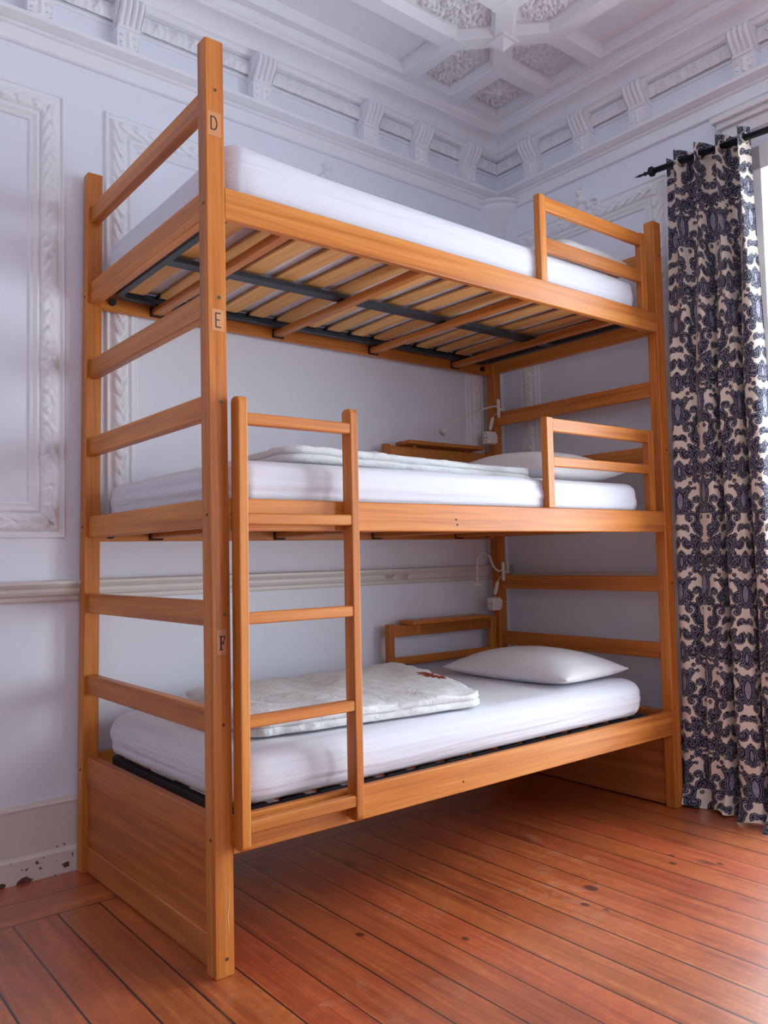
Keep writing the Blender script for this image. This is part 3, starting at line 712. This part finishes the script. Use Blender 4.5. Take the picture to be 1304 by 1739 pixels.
# slatted bases
def slat_base(z, label):
    b = thing('slatted_bed_base', (L/2, W/2, z), label, 'bed base', 'steel framed slatted bases')
    x0, x1, y0, y1 = 0.088, 2.03, 0.048, 0.962; R = 0.05
    pts = []
    for (cx, cy, a0) in ((x1-R, y0+R, -90), (x1-R, y1-R, 0), (x0+R, y1-R, 90), (x0+R, y0+R, 180)):
        for k in range(7): a = math.radians(a0+90*k/6); pts.append((cx+R*math.cos(a), cy+R*math.sin(a)))
    # flat oval tube frame
    mb = MB(); hh, ww = 0.015, 0.013; V = []; n = len(pts)
    cx, cy = (x0+x1)/2, (y0+y1)/2
    for (px, py) in pts:
        dx = -1 if px > cx else 1; dy = -1 if py > cy else 1
        for (o, h) in ((0, -hh), (ww*2, -hh), (ww*2, hh), (0, hh)): V.append((px+dx*o, py+dy*o, z+h))
    F = []
    for i in range(n):
        j = (i+1) % n
        for k in range(4): F.append((i*4+k, i*4+(k+1) % 4, j*4+(k+1) % 4, j*4+k))
    mb.add(V, F); mk('frame', mb, STEEL, b, S, bevel=0.002)
    mk('centre_bar', MB().box(x0+0.01, x1-0.01, 0.478, 0.530, z-0.014, z+0.002), STEEL, b, S)
    N = 15
    for k in range(N):
        xc = x0+0.075+(x1-x0-0.15)*k/(N-1); hw = 0.037
        ys = np.linspace(y0+0.022, y1-0.022, 21); q = (ys-(y0+y1)/2)/((y1-y0)/2); zc = z+0.008+0.010*(1-q*q); hws = hw*np.clip(np.sqrt(np.clip(1-np.abs(q)**24, 0, 1))*1.0, 0.45, 1)
        V = []
        for y, zz, h in zip(ys, zc, hws): V += [(xc-h, y, zz-0.004), (xc+h, y, zz-0.004), (xc+h, y, zz+0.004), (xc-h, y, zz+0.004)]
        m2 = len(ys); F = [(0, 3, 2, 1), tuple((m2-1)*4+i for i in range(4))]+[(i*4+k2, i*4+(k2+1) % 4, (i+1)*4+(k2+1) % 4, (i+1)*4+k2) for i in range(m2-1) for k2 in range(4)]
        mk('slat', MB().add(V, F), SLATW, b, S)
        for yy in (y0+0.020, y1-0.042): mk('slat_holder', MB().box(xc-hw-0.003, xc+hw+0.003, yy, yy+0.022, z+0.002, z+0.017), RUBBER, b, S)
    return b
slat_base(TIERS[2][0]+0.052, 'slatted base with dark steel frame under the top mattress, seen from below')
slat_base(TIERS[1][0]+0.050, 'slatted base with dark steel frame under the middle mattress')
slat_base(TIERS[0][0]+0.072, 'slatted base with dark steel frame under the bottom mattress')

# ---------------------------------------------------------------- bedding
def rrect(hx, hy, rc, ne=46, ncn=9):
    """rounded rectangle points, ccw from the lower right"""
    out = []; cs = [(hx-rc, -hy+rc, -90), (hx-rc, hy-rc, 0), (-hx+rc, hy-rc, 90), (-hx+rc, -hy+rc, 180)]
    for i, (cx, cy, a0) in enumerate(cs):
        for k in range(ncn): a = math.radians(a0+90*k/(ncn-1)); out.append((cx+rc*math.cos(a), cy+rc*math.sin(a)))
        nx, ny, a1 = cs[(i+1) % 4]; a = math.radians(a0+90); p = np.array([cx+rc*math.cos(a), cy+rc*math.sin(a)]); b = math.radians(a1); q = np.array([nx+rc*math.cos(b), ny+rc*math.sin(b)])
        n = ne if i % 2 else ne//2
        for k in range(1, n): out.append(tuple(p+(q-p)*k/n))
    return np.array(out)
def mattress(x0, x1, y0, y1, z0, z1, label, rc=0.07, re=0.045, seed=0, wr=0.004, sag=0.0, crown=0.006, corner_up=0.0):
    hx, hy = (x1-x0)/2, (y1-y0)/2; cx, cy = (x0+x1)/2, (y0+y1)/2
    prof = [(0.30, z0), (0.06, z0), (re*0.75, z0)]
    for k in range(1, 7): a = k/6*math.pi/2; prof.append((re*0.75*(1-math.sin(a)), z0+re*0.75*(1-math.cos(a))))
    for k in range(1, 13): prof.append((0.0, z0+re*0.75+(z1-re-z0-re*0.75)*k/13))
    for k in range(0, 9): a = k/8*math.pi/2; prof.append((re*(1-math.cos(a)), z1-re+re*math.sin(a)))
    for k in range(1, 16): prof.append((re+(hy-re-0.01)*k/15, z1))
    rings = []
    for (ins, z) in prof:
        P = rrect(hx-ins, hy-ins, max(rc-ins, 0.004) if ins < rc else 0.003)
        rings.append(np.column_stack([P, np.full(len(P), z)]))
    R = np.array(rings); n = R.shape[1]
    V = R.reshape(-1, 3).copy()
    ins = np.repeat([p[0] for p in prof], n); zz = V[:, 2]
    top = np.clip((zz-(z1-re))/re, 0, 1)*np.clip(ins/re, 0, 1)
    q = (zz-z0)/(z1-z0)
    side = (1-top)
    nrm = V[:, :2]/np.maximum(np.linalg.norm(V[:, :2]/np.array([hx, hy]), axis=1, keepdims=True), 1e-3)/np.array([hx, hy])**1.0
    # outward direction from the rounded rectangle
    d = np.stack([np.sign(V[:, 0])*np.clip((np.abs(V[:, 0])-(hx-rc))/rc, 0, 1), np.sign(V[:, 1])*np.clip((np.abs(V[:, 1])-(hy-rc))/rc, 0, 1)], 1)
    ln = np.linalg.norm(d, axis=1, keepdims=True); d = d/np.maximum(ln, 1e-6)
    P3 = np.column_stack([V[:, 0]*1.1, V[:, 1]*1.1, zz*9])
    f1 = fbm(P3, 0.9, 4, seed); f2 = fbm(np.column_stack([V[:, 0]*0.7, V[:, 1]*0.7, zz*26]), 0.8, 3, seed+5)
    amp = wr*(0.8*f1+1.0*f2)
    # gathers: vertical puckers near the bottom hem at the corners
    ang = np.arctan2(V[:, 1]/hy, V[:, 0]/hx); per = (V[:, 0]*np.sign(-V[:, 1])+V[:, 1]*np.sign(V[:, 0]))
    cornr = np.exp(-((np.abs(V[:, 0])-hx)**2+(np.abs(V[:, 1])-hy)**2)/(0.22**2))
    pk = np.sin(per*150+3*np.sin(per*31+seed))*np.clip(1-q*1.25, 0, 1)*cornr
    V[:, :2] += d*(side*(amp+0.0045*pk+0.008*np.sin(math.pi*np.clip(q, 0, 1))))[:, None]
    V[:, 2] += top*(crown*(1-(V[:, 0]/hx)**2)*(1-(V[:, 1]/hy)**2)+0.5*wr*fbm(np.column_stack([V[:, 0]*2, V[:, 1]*4, zz*0]), 1.0, 4, seed+9))
    V[:, 2] += sag*(V[:, 0]/hx)*np.clip(q, 0, 1)*0.5 + corner_up*cornr*np.clip(q, 0, 1)*(V[:, 0] < 0)*(V[:, 1] < 0)
    V[:, 0] += cx; V[:, 1] += cy
    nr = len(prof); F = []
    for i in range(nr-1):
        for j in range(n): F.append((i*n+j, i*n+(j+1) % n, (i+1)*n+(j+1) % n, (i+1)*n+j))
    F += [tuple(range(n))[::-1], tuple(range((nr-1)*n, nr*n))]
    o = mk('mattress', MB().add(V, F), SHEET, None, S, smooth=True); tag(o, label, 'mattress', 'mattresses in white fitted sheets'); return o
mattress(0.078, 2.01, 0.034, 0.972, 2.082, 2.232, 'mattress in a white fitted sheet on the top tier of the bunk', rc=0.06, re=0.035, seed=3, crown=0.012, sag=-0.025, corner_up=0.012)
mattress(0.085, 1.985, 0.034, 0.975, 1.224, 1.350, 'mattress in a white fitted sheet on the middle tier of the bunk', rc=0.07, re=0.035, seed=14, wr=0.006, crown=0.008)
mattress(0.075, 1.985, 0.036, 0.972, 0.400, 0.540, 'mattress in a white fitted sheet on the bottom tier of the bunk', rc=0.10, re=0.05, seed=27, wr=0.0065, crown=0.006)

def cushion(name, c, lx, ly, h, rot, label, cat, mat, seed=0, tilt=(0, 0), amp=0.006, pw=2.6, squash=0.35, corner=0.06, group=None):
    """pillow: two domed faces meeting in a soft pointed seam"""
    n, m2 = 64, 48; u = np.linspace(-1, 1, n); v = np.linspace(-1, 1, m2); U, Vv = np.meshgrid(u, v, indexing='ij')
    U2 = np.sign(U)*np.abs(U)**0.8; V2 = np.sign(Vv)*np.abs(Vv)**0.8
    dome = np.clip((1-np.abs(U2)**pw), 0, 1)**0.62*np.clip((1-np.abs(V2)**pw), 0, 1)**0.62
    ex = 1-corner*(1-np.abs(V2)**2)*1.0; ey = 1-corner*(1-np.abs(U2)**2)
    X = U2*lx/2*(1-corner*np.abs(U2)**3*(1-V2**2)*0.8); Y = V2*ly/2*(1-corner*np.abs(V2)**3*(1-U2**2)*0.8)
    P3 = np.column_stack([X.ravel(), Y.ravel(), 0*X.ravel()])
    wn = fbm(P3, 3.0, 4, seed).reshape(X.shape)*amp*(0.3+dome)
    top = h*(1-squash)*dome+wn; bot = -h*squash*dome**0.7
    ca, sa = math.cos(rot), math.sin(rot)
    V = []; idT = np.zeros((n, m2), int); idB = np.zeros((n, m2), int)
    for arr, Z in ((idT, top), (idB, bot)):
        for i in range(n):
            for j in range(m2):
                if arr is idB and (i in (0, n-1) or j in (0, m2-1)): arr[i, j] = idT[i, j]; continue
                arr[i, j] = len(V); x, y = X[i, j], Y[i, j]
                V.append((c[0]+x*ca-y*sa, c[1]+x*sa+y*ca, c[2]+Z[i, j]+tilt[0]*x+tilt[1]*y))
    F = []
    for i in range(n-1):
        for j in range(m2-1):
            F.append((idT[i, j], idT[i+1, j], idT[i+1, j+1], idT[i, j+1])); F.append((idB[i, j], idB[i, j+1], idB[i+1, j+1], idB[i+1, j]))
    o = mk(name, MB().add(V, F), mat, None, S, smooth=True); tag(o, label, cat, group); return o
PG = 'white pillows at the head of the beds'
cushion('pillow', (1.730, 0.425, 0.580), 0.45, 0.66, 0.130, 0.06, 'plump white pillow on the bottom bed by the curtain end', 'pillow', PILM, 2, (0.0, 0.0), group=PG)
cushion('pillow', (1.69, 0.42, 1.398), 0.52, 0.70, 0.16, 0.0, 'grey white pillow behind the guard rail of the middle bed', 'pillow', PILM, 5, (0.02, 0.0), group=PG)
cushion('pillow', (1.76, 0.34, 2.288), 0.46, 0.58, 0.15, 0.05, 'crumpled white pillow behind the guard rail of the top bed', 'pillow', PILM, 8, (0.05, -0.02), amp=0.014, group=PG)

def folded(name, quad, z, h, label, seed, layers=2, amp=0.006, mat=DUVETM, edge=0.03, tiltx=0.0, rumple=0.0):
    """folded duvet: soft slab over a quad footprint with a fold line round the side"""
    A_, B_, C_, D_ = [np.array(q, float) for q in quad]; n, m2 = 110, 76
    u = np.linspace(0, 1, n); v = np.linspace(0, 1, m2); U, Vv = np.meshgrid(u, v, indexing='ij')
    def pos(uu, vv): return (A_*(1-uu)[..., None]*(1-vv)[..., None]+B_*uu[..., None]*(1-vv)[..., None]+C_*uu[..., None]*vv[..., None]+D_*(1-uu)[..., None]*vv[..., None])
    V = []; F = []
    # closed loop profile: go up the side, over the top: build as rings of inset
    prof = [(0.10, 0.0), (0.03, 0.0)]
    for l in range(layers):
        for k in range(7):
            a = -math.pi/2+math.pi*k/6; prof.append((0.016*(1-math.cos(a)) if l else 0.022*(1-math.cos(a)), h*0.86*(l+0.5+0.5*math.sin(a))/layers))
    for k in range(1, 26): q = k/25; prof.append((0.02+0.46*q, h*(0.86+0.14*math.sin(min(q*5, 1)*math.pi/2))))
    # ring param: walk round the unit square with rounded corners
    ring = []; N1, N2, rc = 90, 60, 0.07
    base = rrect(0.5, 0.5, rc, 80, 10)
    rings = []
    cen = (A_+B_+C_+D_)/4; lx = (np.linalg.norm(B_-A_)+np.linalg.norm(C_-D_))/2; ly = (np.linalg.norm(D_-A_)+np.linalg.norm(C_-B_))/2
    for (ins, hz) in prof:
        sx = 1-2*min(ins, 0.48)/1.0*(1 if ins > 0.06 else 0.5/lx*1.0); sy = 1-2*min(ins, 0.48)/1.0*(1 if ins > 0.06 else 0.5/ly*1.0)
        P = base*np.array([sx, sy])+0.5; XY = pos(P[:, 0], P[:, 1]); rings.append(np.column_stack([XY, np.full(len(P), hz)]))
    R = np.array(rings); nn = R.shape[1]; V = R.reshape(-1, 3); hz = V[:, 2].copy()
    q = hz/h; f = fbm(np.column_stack([V[:, 0], V[:, 1], q*0.25]), 3.0, 5, seed); g = fbm(np.column_stack([V[:, 0]*1.4, V[:, 1]*1.4, q*0.4]), 8.0, 3, seed+2)
    rad = V[:, :2]-cen; rn = rad/np.maximum(np.linalg.norm(rad, axis=1, keepdims=True), 1e-6)
    side = np.clip(1-np.repeat([max(0, p[0]-0.03)/0.05 for p in prof], nn), 0, 1)
    rump = 1+rumple*np.clip((A_[0]+0.30-V[:, 0])/0.25, 0, 1)
    V[:, :2] += rn*(side*(0.9*amp*f+0.8*amp*g)*rump)[:, None]
    V[:, 2] = z+np.clip(hz+np.clip(q, 0, 1)*amp*(f*1.2+0.5*g)*(0.5+0.5*rump), 0, None)+tiltx*(V[:, 0]-cen[0])
    nr = len(prof)
    for i in range(nr-1):
        for j in range(nn): F.append((i*nn+j, i*nn+(j+1) % nn, (i+1)*nn+(j+1) % nn, (i+1)*nn+j))
    F += [tuple(range(nn))[::-1], tuple(range((nr-1)*nn, nr*nn))]
    o = mk(name, MB().add(V.tolist(), F), mat, None, S, smooth=True); return o
dv = folded('folded_duvet', [(0.20, 0.16), (1.05, 0.055), (1.36, 0.86), (0.34, 0.90)], 0.550, 0.058, '', 4, amp=0.012, rumple=1.2)
tag(dv, 'folded white duvet with a small rust red motif lying on the bottom mattress', 'duvet', 'folded white duvets')
dv2 = folded('folded_duvet', [(0.36, 0.20), (1.46, 0.14), (1.52, 0.86), (0.44, 0.90)], 1.362, 0.058, '', 9, amp=0.008, tiltx=-0.028)
tag(dv2, 'folded white duvet lying on the middle mattress behind the ladder', 'duvet', 'folded white duvets')
# embroidered motif on the bottom duvet: dense small stitches
mb = MB(); mb2 = MB(); r = random.Random(3)
ec = np.array([1.145, 0.425]); dirv = np.array([0.17, 0.985])
for k in range(170):
    t = r.uniform(-0.09, 0.09); s_ = r.gauss(0, 0.016)*(1-abs(t)/0.12); p = ec+dirv*t+np.array([0.985, -0.17])*s_
    z = 0.6215+0.004; a = r.uniform(0, 3.14); l = r.uniform(0.004, 0.010)
    (mb if r.random() < 0.75 else mb2).tube([(p[0]-l*math.cos(a), p[1]-l*math.sin(a), z), (p[0]+l*math.cos(a), p[1]+l*math.sin(a), z+0.001)], 0.0022, 5)
MOTIF = [(mb, RED), (mb2, REDD)]
bpy.context.view_layer.update()
from mathutils.bvhtree import BVHTree
def drop(o, V, lift):
    """lay points on top of object o"""
    dg = bpy.context.evaluated_depsgraph_get(); t = BVHTree.FromObject(o, dg); out = np.array(V, float); loc = np.array(o.location)
    zmin = out[:, 2].min()
    for i, p in enumerate(out):
        h = t.ray_cast(Vector(tuple(p-loc+np.array([0, 0, 1]))), Vector((0, 0, -1)))
        if h[0] is not None: out[i, 2] = h[0].z+loc[2]+lift+(p[2]-zmin)*0.6
    return out
for m2, mt in MOTIF:
    mk('embroidered_motif', m2, mt, dv, lambda V: drop(dv, S(V), -0.0008))

# ---------------------------------------------------------------- reading lamps, sockets, trunking at the far post
def lamp(z, pts, label):
    t = thing('reading_lamp', (2.10, 0.955, z), label, 'lamp', 'clip-on reading lamps')
    c = MB(); c.bar(2, z-0.05, z+0.045, 2.098, 2.112, 0.930, 0.942, 1, 0.002); c.bar(2, z-0.015, z+0.04, 2.135, 2.143, 0.930, 0.948, 1, 0.002)
    c.bar(0, 2.105, 2.140, 0.932, 0.942, z-0.012, z-0.002, 1, 0.002)
    mk('clip', c, WPLAS, t, S)
    mk('gooseneck', MB().tube(pts, 0.0045, 8), WPLAS, t, S, smooth=True)
    p, q = Vector(pts[-1]), Vector(pts[-1])-Vector(pts[-2]); q.normalize()
    mk('lamp_head', MB().tube([p-q*0.004, p, p+q*0.022, p+q*0.024, p+q*0.040], [0.004, 0.009, 0.010, 0.016, 0.022], 16, True), WPLAS, t, S, smooth=True)
    sw = Vector((2.060, 0.945, z-0.085)); d = Vector((0.012, 0, 0.036))
    mk('inline_switch', MB().tube([sw-d*0.9, sw-d*0.7, sw+d*0.7, sw+d*0.9], [0.005, 0.009, 0.009, 0.005], 10), WPLAS, t, S)
    mk('cable', MB().tube([(2.104, 0.936, z-0.045), (2.088, 0.940, z-0.03), tuple(sw+d*0.9)], 0.0018, 6).tube([tuple(sw-d*0.9), (2.05, 0.945, z-0.13), (2.06, 0.95, z-0.15), (2.09, 0.945, z-0.158), (2.14, 0.945, z-0.155)], 0.0018, 6), WPLAS, t, S)
def arcpts(P, n=10):
    P = [Vector(p) for p in P]; out = []
    for i in range(len(P)-1):
        p0, p1, p2, p3 = P[max(i-1, 0)], P[i], P[i+1], P[min(i+2, len(P)-1)]
        for k in range(n):
            t = k/n; out.append(tuple(0.5*((2*p1)+(p2-p0)*t+(2*p0-5*p1+4*p2-p3)*t*t+(3*p1-p0-3*p2+p3)*t**3)))
    out.append(tuple(P[-1])); return out
lamp(1.825, arcpts([(2.104, 0.936, 1.832), (2.04, 0.936, 1.822), (1.91, 0.937, 1.775), (1.80, 0.937, 1.735), (1.765, 0.937, 1.705), (1.74, 0.937, 1.690)]), 'white clip-on reading lamp on the far post above the middle bed, neck stretched left')
lamp(0.985, arcpts([(2.104, 0.936, 0.992), (2.07, 0.936, 0.985), (2.035, 0.936, 1.010), (2.005, 0.937, 1.062), (1.960, 0.937, 1.080), (1.928, 0.937, 1.055), (1.920, 0.937, 1.0), (1.920, 0.937, 0.955)]), 'white clip-on reading lamp on the far post above the bottom bed, neck bent down')
def socket(z, label):
    t = thing('wall_socket', (2.07, 0.97, z), label, 'socket', 'white sockets on the far post')
    mk('socket_box', MB().bar(1, 0.928, 0.970, 2.016, 2.078, z-0.032, z+0.032, 1, 0.004), WPLAS, t, S)
    mk('mounting_plate', MB().box(2.076, 2.106, 0.950, 0.968, z-0.02, z+0.02), WPLAS, t, S)
    f = MB().lathe([(0.0185, 0.0), (0.0200, 0.0012), (0.0215, 0.0)], (0, 0, 0), 28)
    mk('socket_ring', f, plain('socket_rim', (200, 198, 192), 0.4), t, lambda V: S(np.stack([2.016-V[:, 2], V[:, 0]+0.949, V[:, 1]+z], 1)))
    h = MB().lathe([(0.0, 0.0015), (0.0030, 0.0015), (0.0030, 0.0)], (0.009, 0, 0), 12).lathe([(0.0, 0.0015), (0.0030, 0.0015), (0.0030, 0.0)], (-0.009, 0, 0), 12)
    mk('socket_holes', h, DARKH, t, lambda V: S(np.stack([2.016-V[:, 2], V[:, 0]+0.949, V[:, 1]+z], 1)))
socket(1.665, 'white socket box on the far post above the middle bed')
socket(0.820, 'white socket box on the far post above the bottom bed')
o = mk('cable_trunking', MB().box(0.138, 0.152, 0.0, 0.012, 1.014, 2.02), WPLAS, None, RM); tag(o, 'thin white cable trunking running up the back wall behind the far post', 'cable trunking')
def hook(s_, label):
    mb = MB().cyl((s_, 0.040, 0.975), (s_, 0.055, 0.975), 0.007, n=12).cyl((s_, 0.052, 0.975), (s_, 0.066, 0.972), 0.011, n=14)
    o = mk('coat_peg', mb, CREAM, None, RM); tag(o, label, 'peg', 'small pegs on the dado rail')
hook(0.854, 'small cream peg on the dado rail below the middle bed, left of the pair')
hook(0.763, 'small cream peg on the dado rail below the middle bed, right of the pair')

# ---------------------------------------------------------------- curtain and rod
RODX = XW-0.098; rz = 2.748
def rodz(y): return rz+0.064*y
def rod_pt(y): return (RODX, y, rz+0.018*(y+0.0))
rod = thing('curtain_rod', (RODX, -0.8, rz), 'black iron curtain rod with spear finial mounted above the window', 'curtain rod')
mk('rod', MB().tube([(RODX, 0.045, rodz(0.045)), (RODX, -2.05, rodz(-2.05))], 0.013, 18), BLACKM, rod, smooth=True)
mk('finial', MB().tube([(RODX, 0.040, rz), (RODX, 0.046, rz), (RODX, 0.047, rz), (RODX, 0.060, rz), (RODX, 0.061, rz), (RODX, 0.080, rz), (RODX, 0.084, rz), (RODX, 0.090, rz), (RODX, 0.094, rz), (RODX, 0.115, rz), (RODX, 0.142, rz)], [0.014, 0.016, 0.022, 0.022, 0.010, 0.006, 0.009, 0.009, 0.005, 0.006, 0.0008], 16), BLACKM, rod, lambda V: V+np.array([0, 0, 1.0])*(0.064*V[:, 1:2]), smooth=True)
for y_ in (-0.60, -2.0):
    mk('rod_bracket', MB().cyl((RODX, y_, rodz(y_)-0.012), (XW+0.02, y_, rodz(y_)-0.012), 0.007).box(XW-0.006+DL*y_*-1-0.02, XW+0.02, y_-0.02, y_+0.02, rodz(y_)-0.05, rodz(y_)+0.03), BLACKM, rod)
cur = thing('curtain', (RODX, -0.2, 0), 'dark navy and cream damask eyelet curtain hanging to the floor right of the bunk', 'curtain')
Y0, Y1 = -0.016, -0.395
NY, NZ = 430, 980
yy = np.linspace(0, 1, NY)[None, :]; zz = np.linspace(0, 2.755, NZ)[:, None]
q = zz/2.755; sm = np.clip((zz-1.7)/1.0, 0, 1); sm = sm*sm*(3-2*sm); low = np.clip(1-zz/0.5, 0, 1)
ph = yy*4.0*2*np.pi+0.6
wv = np.sin(ph); topX = 0.040*np.sign(wv)*np.abs(wv)**0.8
def tr(c, wd): return np.exp(-((yy-c)/wd)**2)
wob = 0.012*np.sin(q*5)
lowX = -0.030+0.100*tr(0.50+wob, 0.045)+0.080*tr(0.775+wob, 0.038)+0.034*tr(0.24-wob, 0.07)+0.05*tr(1.0, 0.05)+0.006*np.sin(yy*37+q*5)
X = RODX+topX*sm+lowX*(1-sm)
edge = Y0+0.040*low+0.012*(1-q)+0.008*np.sin(q*6)*(1-q); far = Y1-0.03*(1-q)-0.06*low**1.5
Y = edge+(far-edge)*yy+0.014*np.cos(ph)*sm+0.010*np.sin(yy*25)*(1-sm)
Z = zz+0*yy
k2 = np.clip(1-zz/0.15, 0, 1)
X = X-(0.045*(0.5+0.5*np.sin(yy*14+1))+0.06*np.clip((yy-0.4)*2, 0, 1))*k2**2-0.03*low*np.clip((yy-0.4)*2, 0, 1); Z = Z+0.010*k2*(1+np.sin(yy*21)); Y = Y+0.014*k2**2*np.sin(yy*17)
Z = Z+0.008*np.clip((zz-2.70)/0.05, 0, 1)*np.sin(ph*2+1)+(0.036+0.064*Y)*q
X = np.where(Y > -0.004, np.maximum(X, 2.186), X)
G = np.stack([X, Y, Z], -1)
dif = np.linalg.norm(np.diff(G[:, :, :2], axis=1), axis=2); arc_ = np.concatenate([np.zeros((NZ, 1)), np.cumsum(dif, 1)], 1)
arc_ = arc_/arc_[:, -1:]*np.median(arc_[:, -1])
# damask drawing: mirrored half tile of scrolls, leaves and medallions
TW, TH, RS = 0.118, 0.376, 0.0010
nx, ny = int(TW/RS)+1, int(TH/RS)
gx, gy = np.meshgrid(np.arange(nx)*RS, np.arange(ny)*RS, indexing='ij')
depth = np.full(gx.shape, -1.0)
def stamp(px, py, r):
    r = r*1.44+0.0016
    for oy in (-TH, 0, TH):
        for sx in (px, -px, 2*TW-px):
            d2 = (gx-sx)**2+(gy-(py+oy))**2
            m3 = d2 < (r+0.002)**2
            depth[m3] = np.maximum(depth[m3], r-np.sqrt(d2[m3]))
def curl(cx, cy, R0, turns, th0, sgn, r0=0.0075, r1=0.0035, n=30):
    for k in range(n):
        t = k/(n-1); th = th0+sgn*turns*2*math.pi*t; rr = R0*(1-t)**0.85; stamp(cx+rr*math.cos(th), cy+rr*math.sin(th), r0+(r1-r0)*t)
def leaf(x0, y0, x1, y1, r, bend=0.0, n=22):
    for k in range(n):
        t = k/(n-1); nx_, ny_ = -(y1-y0), (x1-x0); b_ = bend*math.sin(math.pi*t)
        stamp(x0+(x1-x0)*t+nx_*b_, y0+(y1-y0)*t+ny_*b_, max(0.0016, r*math.sin(math.pi*min(1, 0.15+0.85*t))**0.8))
curl(0.040, 0.060, 0.030, 1.15, -1.2, 1); curl(0.026, 0.112, 0.020, 1.1, 1.4, -1, 0.007); leaf(0, 0.090, 0, 0.190, 0.020); leaf(0.012, 0.12, 0.050, 0.185, 0.013, 0.25)
leaf(0.0, 0.02, 0.030, 0.006, 0.008, 0.3); curl(0.082, 0.020, 0.026, 1.25, 2.2, 1, 0.008); curl(0.094, 0.095, 0.022, 1.1, 3.6, -1, 0.0075)
leaf(0.118, 0.12, 0.118, 0.235, 0.021); leaf(0.105, 0.150, 0.070, 0.215, 0.012, -0.3); curl(0.090, 0.262, 0.026, 1.15, -0.6, 1, 0.008); curl(0.040, 0.268, 0.028, 1.2, 0.4, -1, 0.0085)
leaf(0.0, 0.225, 0.0, 0.300, 0.016); curl(0.030, 0.330, 0.018, 1.1, 2.4, 1, 0.007); leaf(0.060, 0.300, 0.100, 0.345, 0.012, 0.3); leaf(0.060, 0.215, 0.084, 0.235, 0.008, 0.2)
curl(0.065, 0.135, 0.013, 1.0, 0.2, 1, 0.006); leaf(0.05, 0.34, 0.08, 0.37, 0.008, -0.3); curl(0.106, 0.318, 0.012, 1.0, 1.0, 1, 0.0055)
r9 = np.random.default_rng(4)
for k in range(60): stamp(r9.uniform(0, TW), r9.uniform(0, TH), r9.uniform(0.003, 0.0055))
dm = depth*1000
nz = (0.5+0.5*np.sin(gx*1900+np.sin(gy*700)*2)*np.sin(gy*1700+np.sin(gx*900)*2))
lum = np.where(dm < 0, 0.0, np.where(dm < 4.2, 1.0, np.where(dm < 6.4, 2.0, np.where(dm < 11.0, 1.0, np.where(dm < 13.6, 2.0, np.where(dm < 19, 1.0, 2.0))))))
CC = np.array([lin(222, 210, 196), lin(20, 23, 38), lin(146, 144, 164)])
tile = CC[lum.astype(int)]
tile = np.where((lum == 2)[..., None] & (nz > 0.80)[..., None], CC[1], tile); tile = np.where((lum == 1)[..., None] & (nz > 0.90)[..., None], CC[2]*0.4, tile)
uu = np.abs(((arc_+0.085) % (2*TW))-TW); half = np.floor((arc_+0.085)/(2*TW))
iu = np.clip((uu/RS).astype(int), 0, nx-1); iv = (((np.broadcast_to(zz, arc_.shape)+0.0*half)/RS).astype(int)) % ny
colr = tile[iu, iv]
me = bpy.data.meshes.new('fabric'); nv = NZ*NY; nf = (NZ-1)*(NY-1)
me.vertices.add(nv); me.vertices.foreach_set('co', (G-np.array([RODX, -0.2, 0])).astype('f').ravel())
ii, jj = np.meshgrid(np.arange(NZ-1), np.arange(NY-1), indexing='ij'); a_ = (ii*NY+jj).ravel()
quad = np.stack([a_, a_+1, a_+NY+1, a_+NY], 1).astype('i')
me.loops.add(nf*4); me.loops.foreach_set('vertex_index', quad.ravel()); me.polygons.add(nf); me.polygons.foreach_set('loop_start', np.arange(nf, dtype='i')*4)
try: me.polygons.foreach_set('loop_total', np.full(nf, 4, dtype='i'))
except Exception: pass
me.update(calc_edges=True); me.validate()
at = me.color_attributes.new('weave', 'FLOAT_COLOR', 'POINT'); at.data.foreach_set('color', np.concatenate([colr, np.ones(colr.shape[:2]+(1,))], -1).astype('f').ravel())
me.materials.append(CURT); me.shade_smooth()
co = bpy.data.objects.new('fabric', me); COL.objects.link(co); co.parent = cur
G = G[::10]
# eyelets where the fabric crosses the rod
k = 0
for i in range(NY-1):
    x0_, x1_ = G[-2, i, 0]-RODX, G[-2, i+1, 0]-RODX
    if x0_*x1_ <= 0 and i > 3:
        p = G[-2, i]; T = G[-2, i+1]-G[-2, i-1]; T = T/np.linalg.norm(T); k += 1
        n_ = Vector((T[1], -T[0], 0)); a_ = Vector((T[0], T[1], 0)); b_ = Vector((0, 0, 1)); V = []; F = []; c0 = Vector((RODX, p[1], rodz(p[1])))
        NS, NT_ = 28, 8
        for s1 in range(NS):
            th = 2*math.pi*s1/NS
            for s2 in range(NT_):
                f2 = 2*math.pi*s2/NT_; rr = 0.024+0.0035*math.cos(f2); q_ = c0+a_*rr*math.cos(th)+b_*rr*math.sin(th)+n_*0.004*math.sin(f2); V.append(tuple(q_))
        for s1 in range(NS):
            for s2 in range(NT_): F.append((s1*NT_+s2, ((s1+1) % NS)*NT_+s2, ((s1+1) % NS)*NT_+(s2+1) % NT_, s1*NT_+(s2+1) % NT_))
        mk('eyelet', MB().add(V, F), METAL, cur, None, smooth=True)
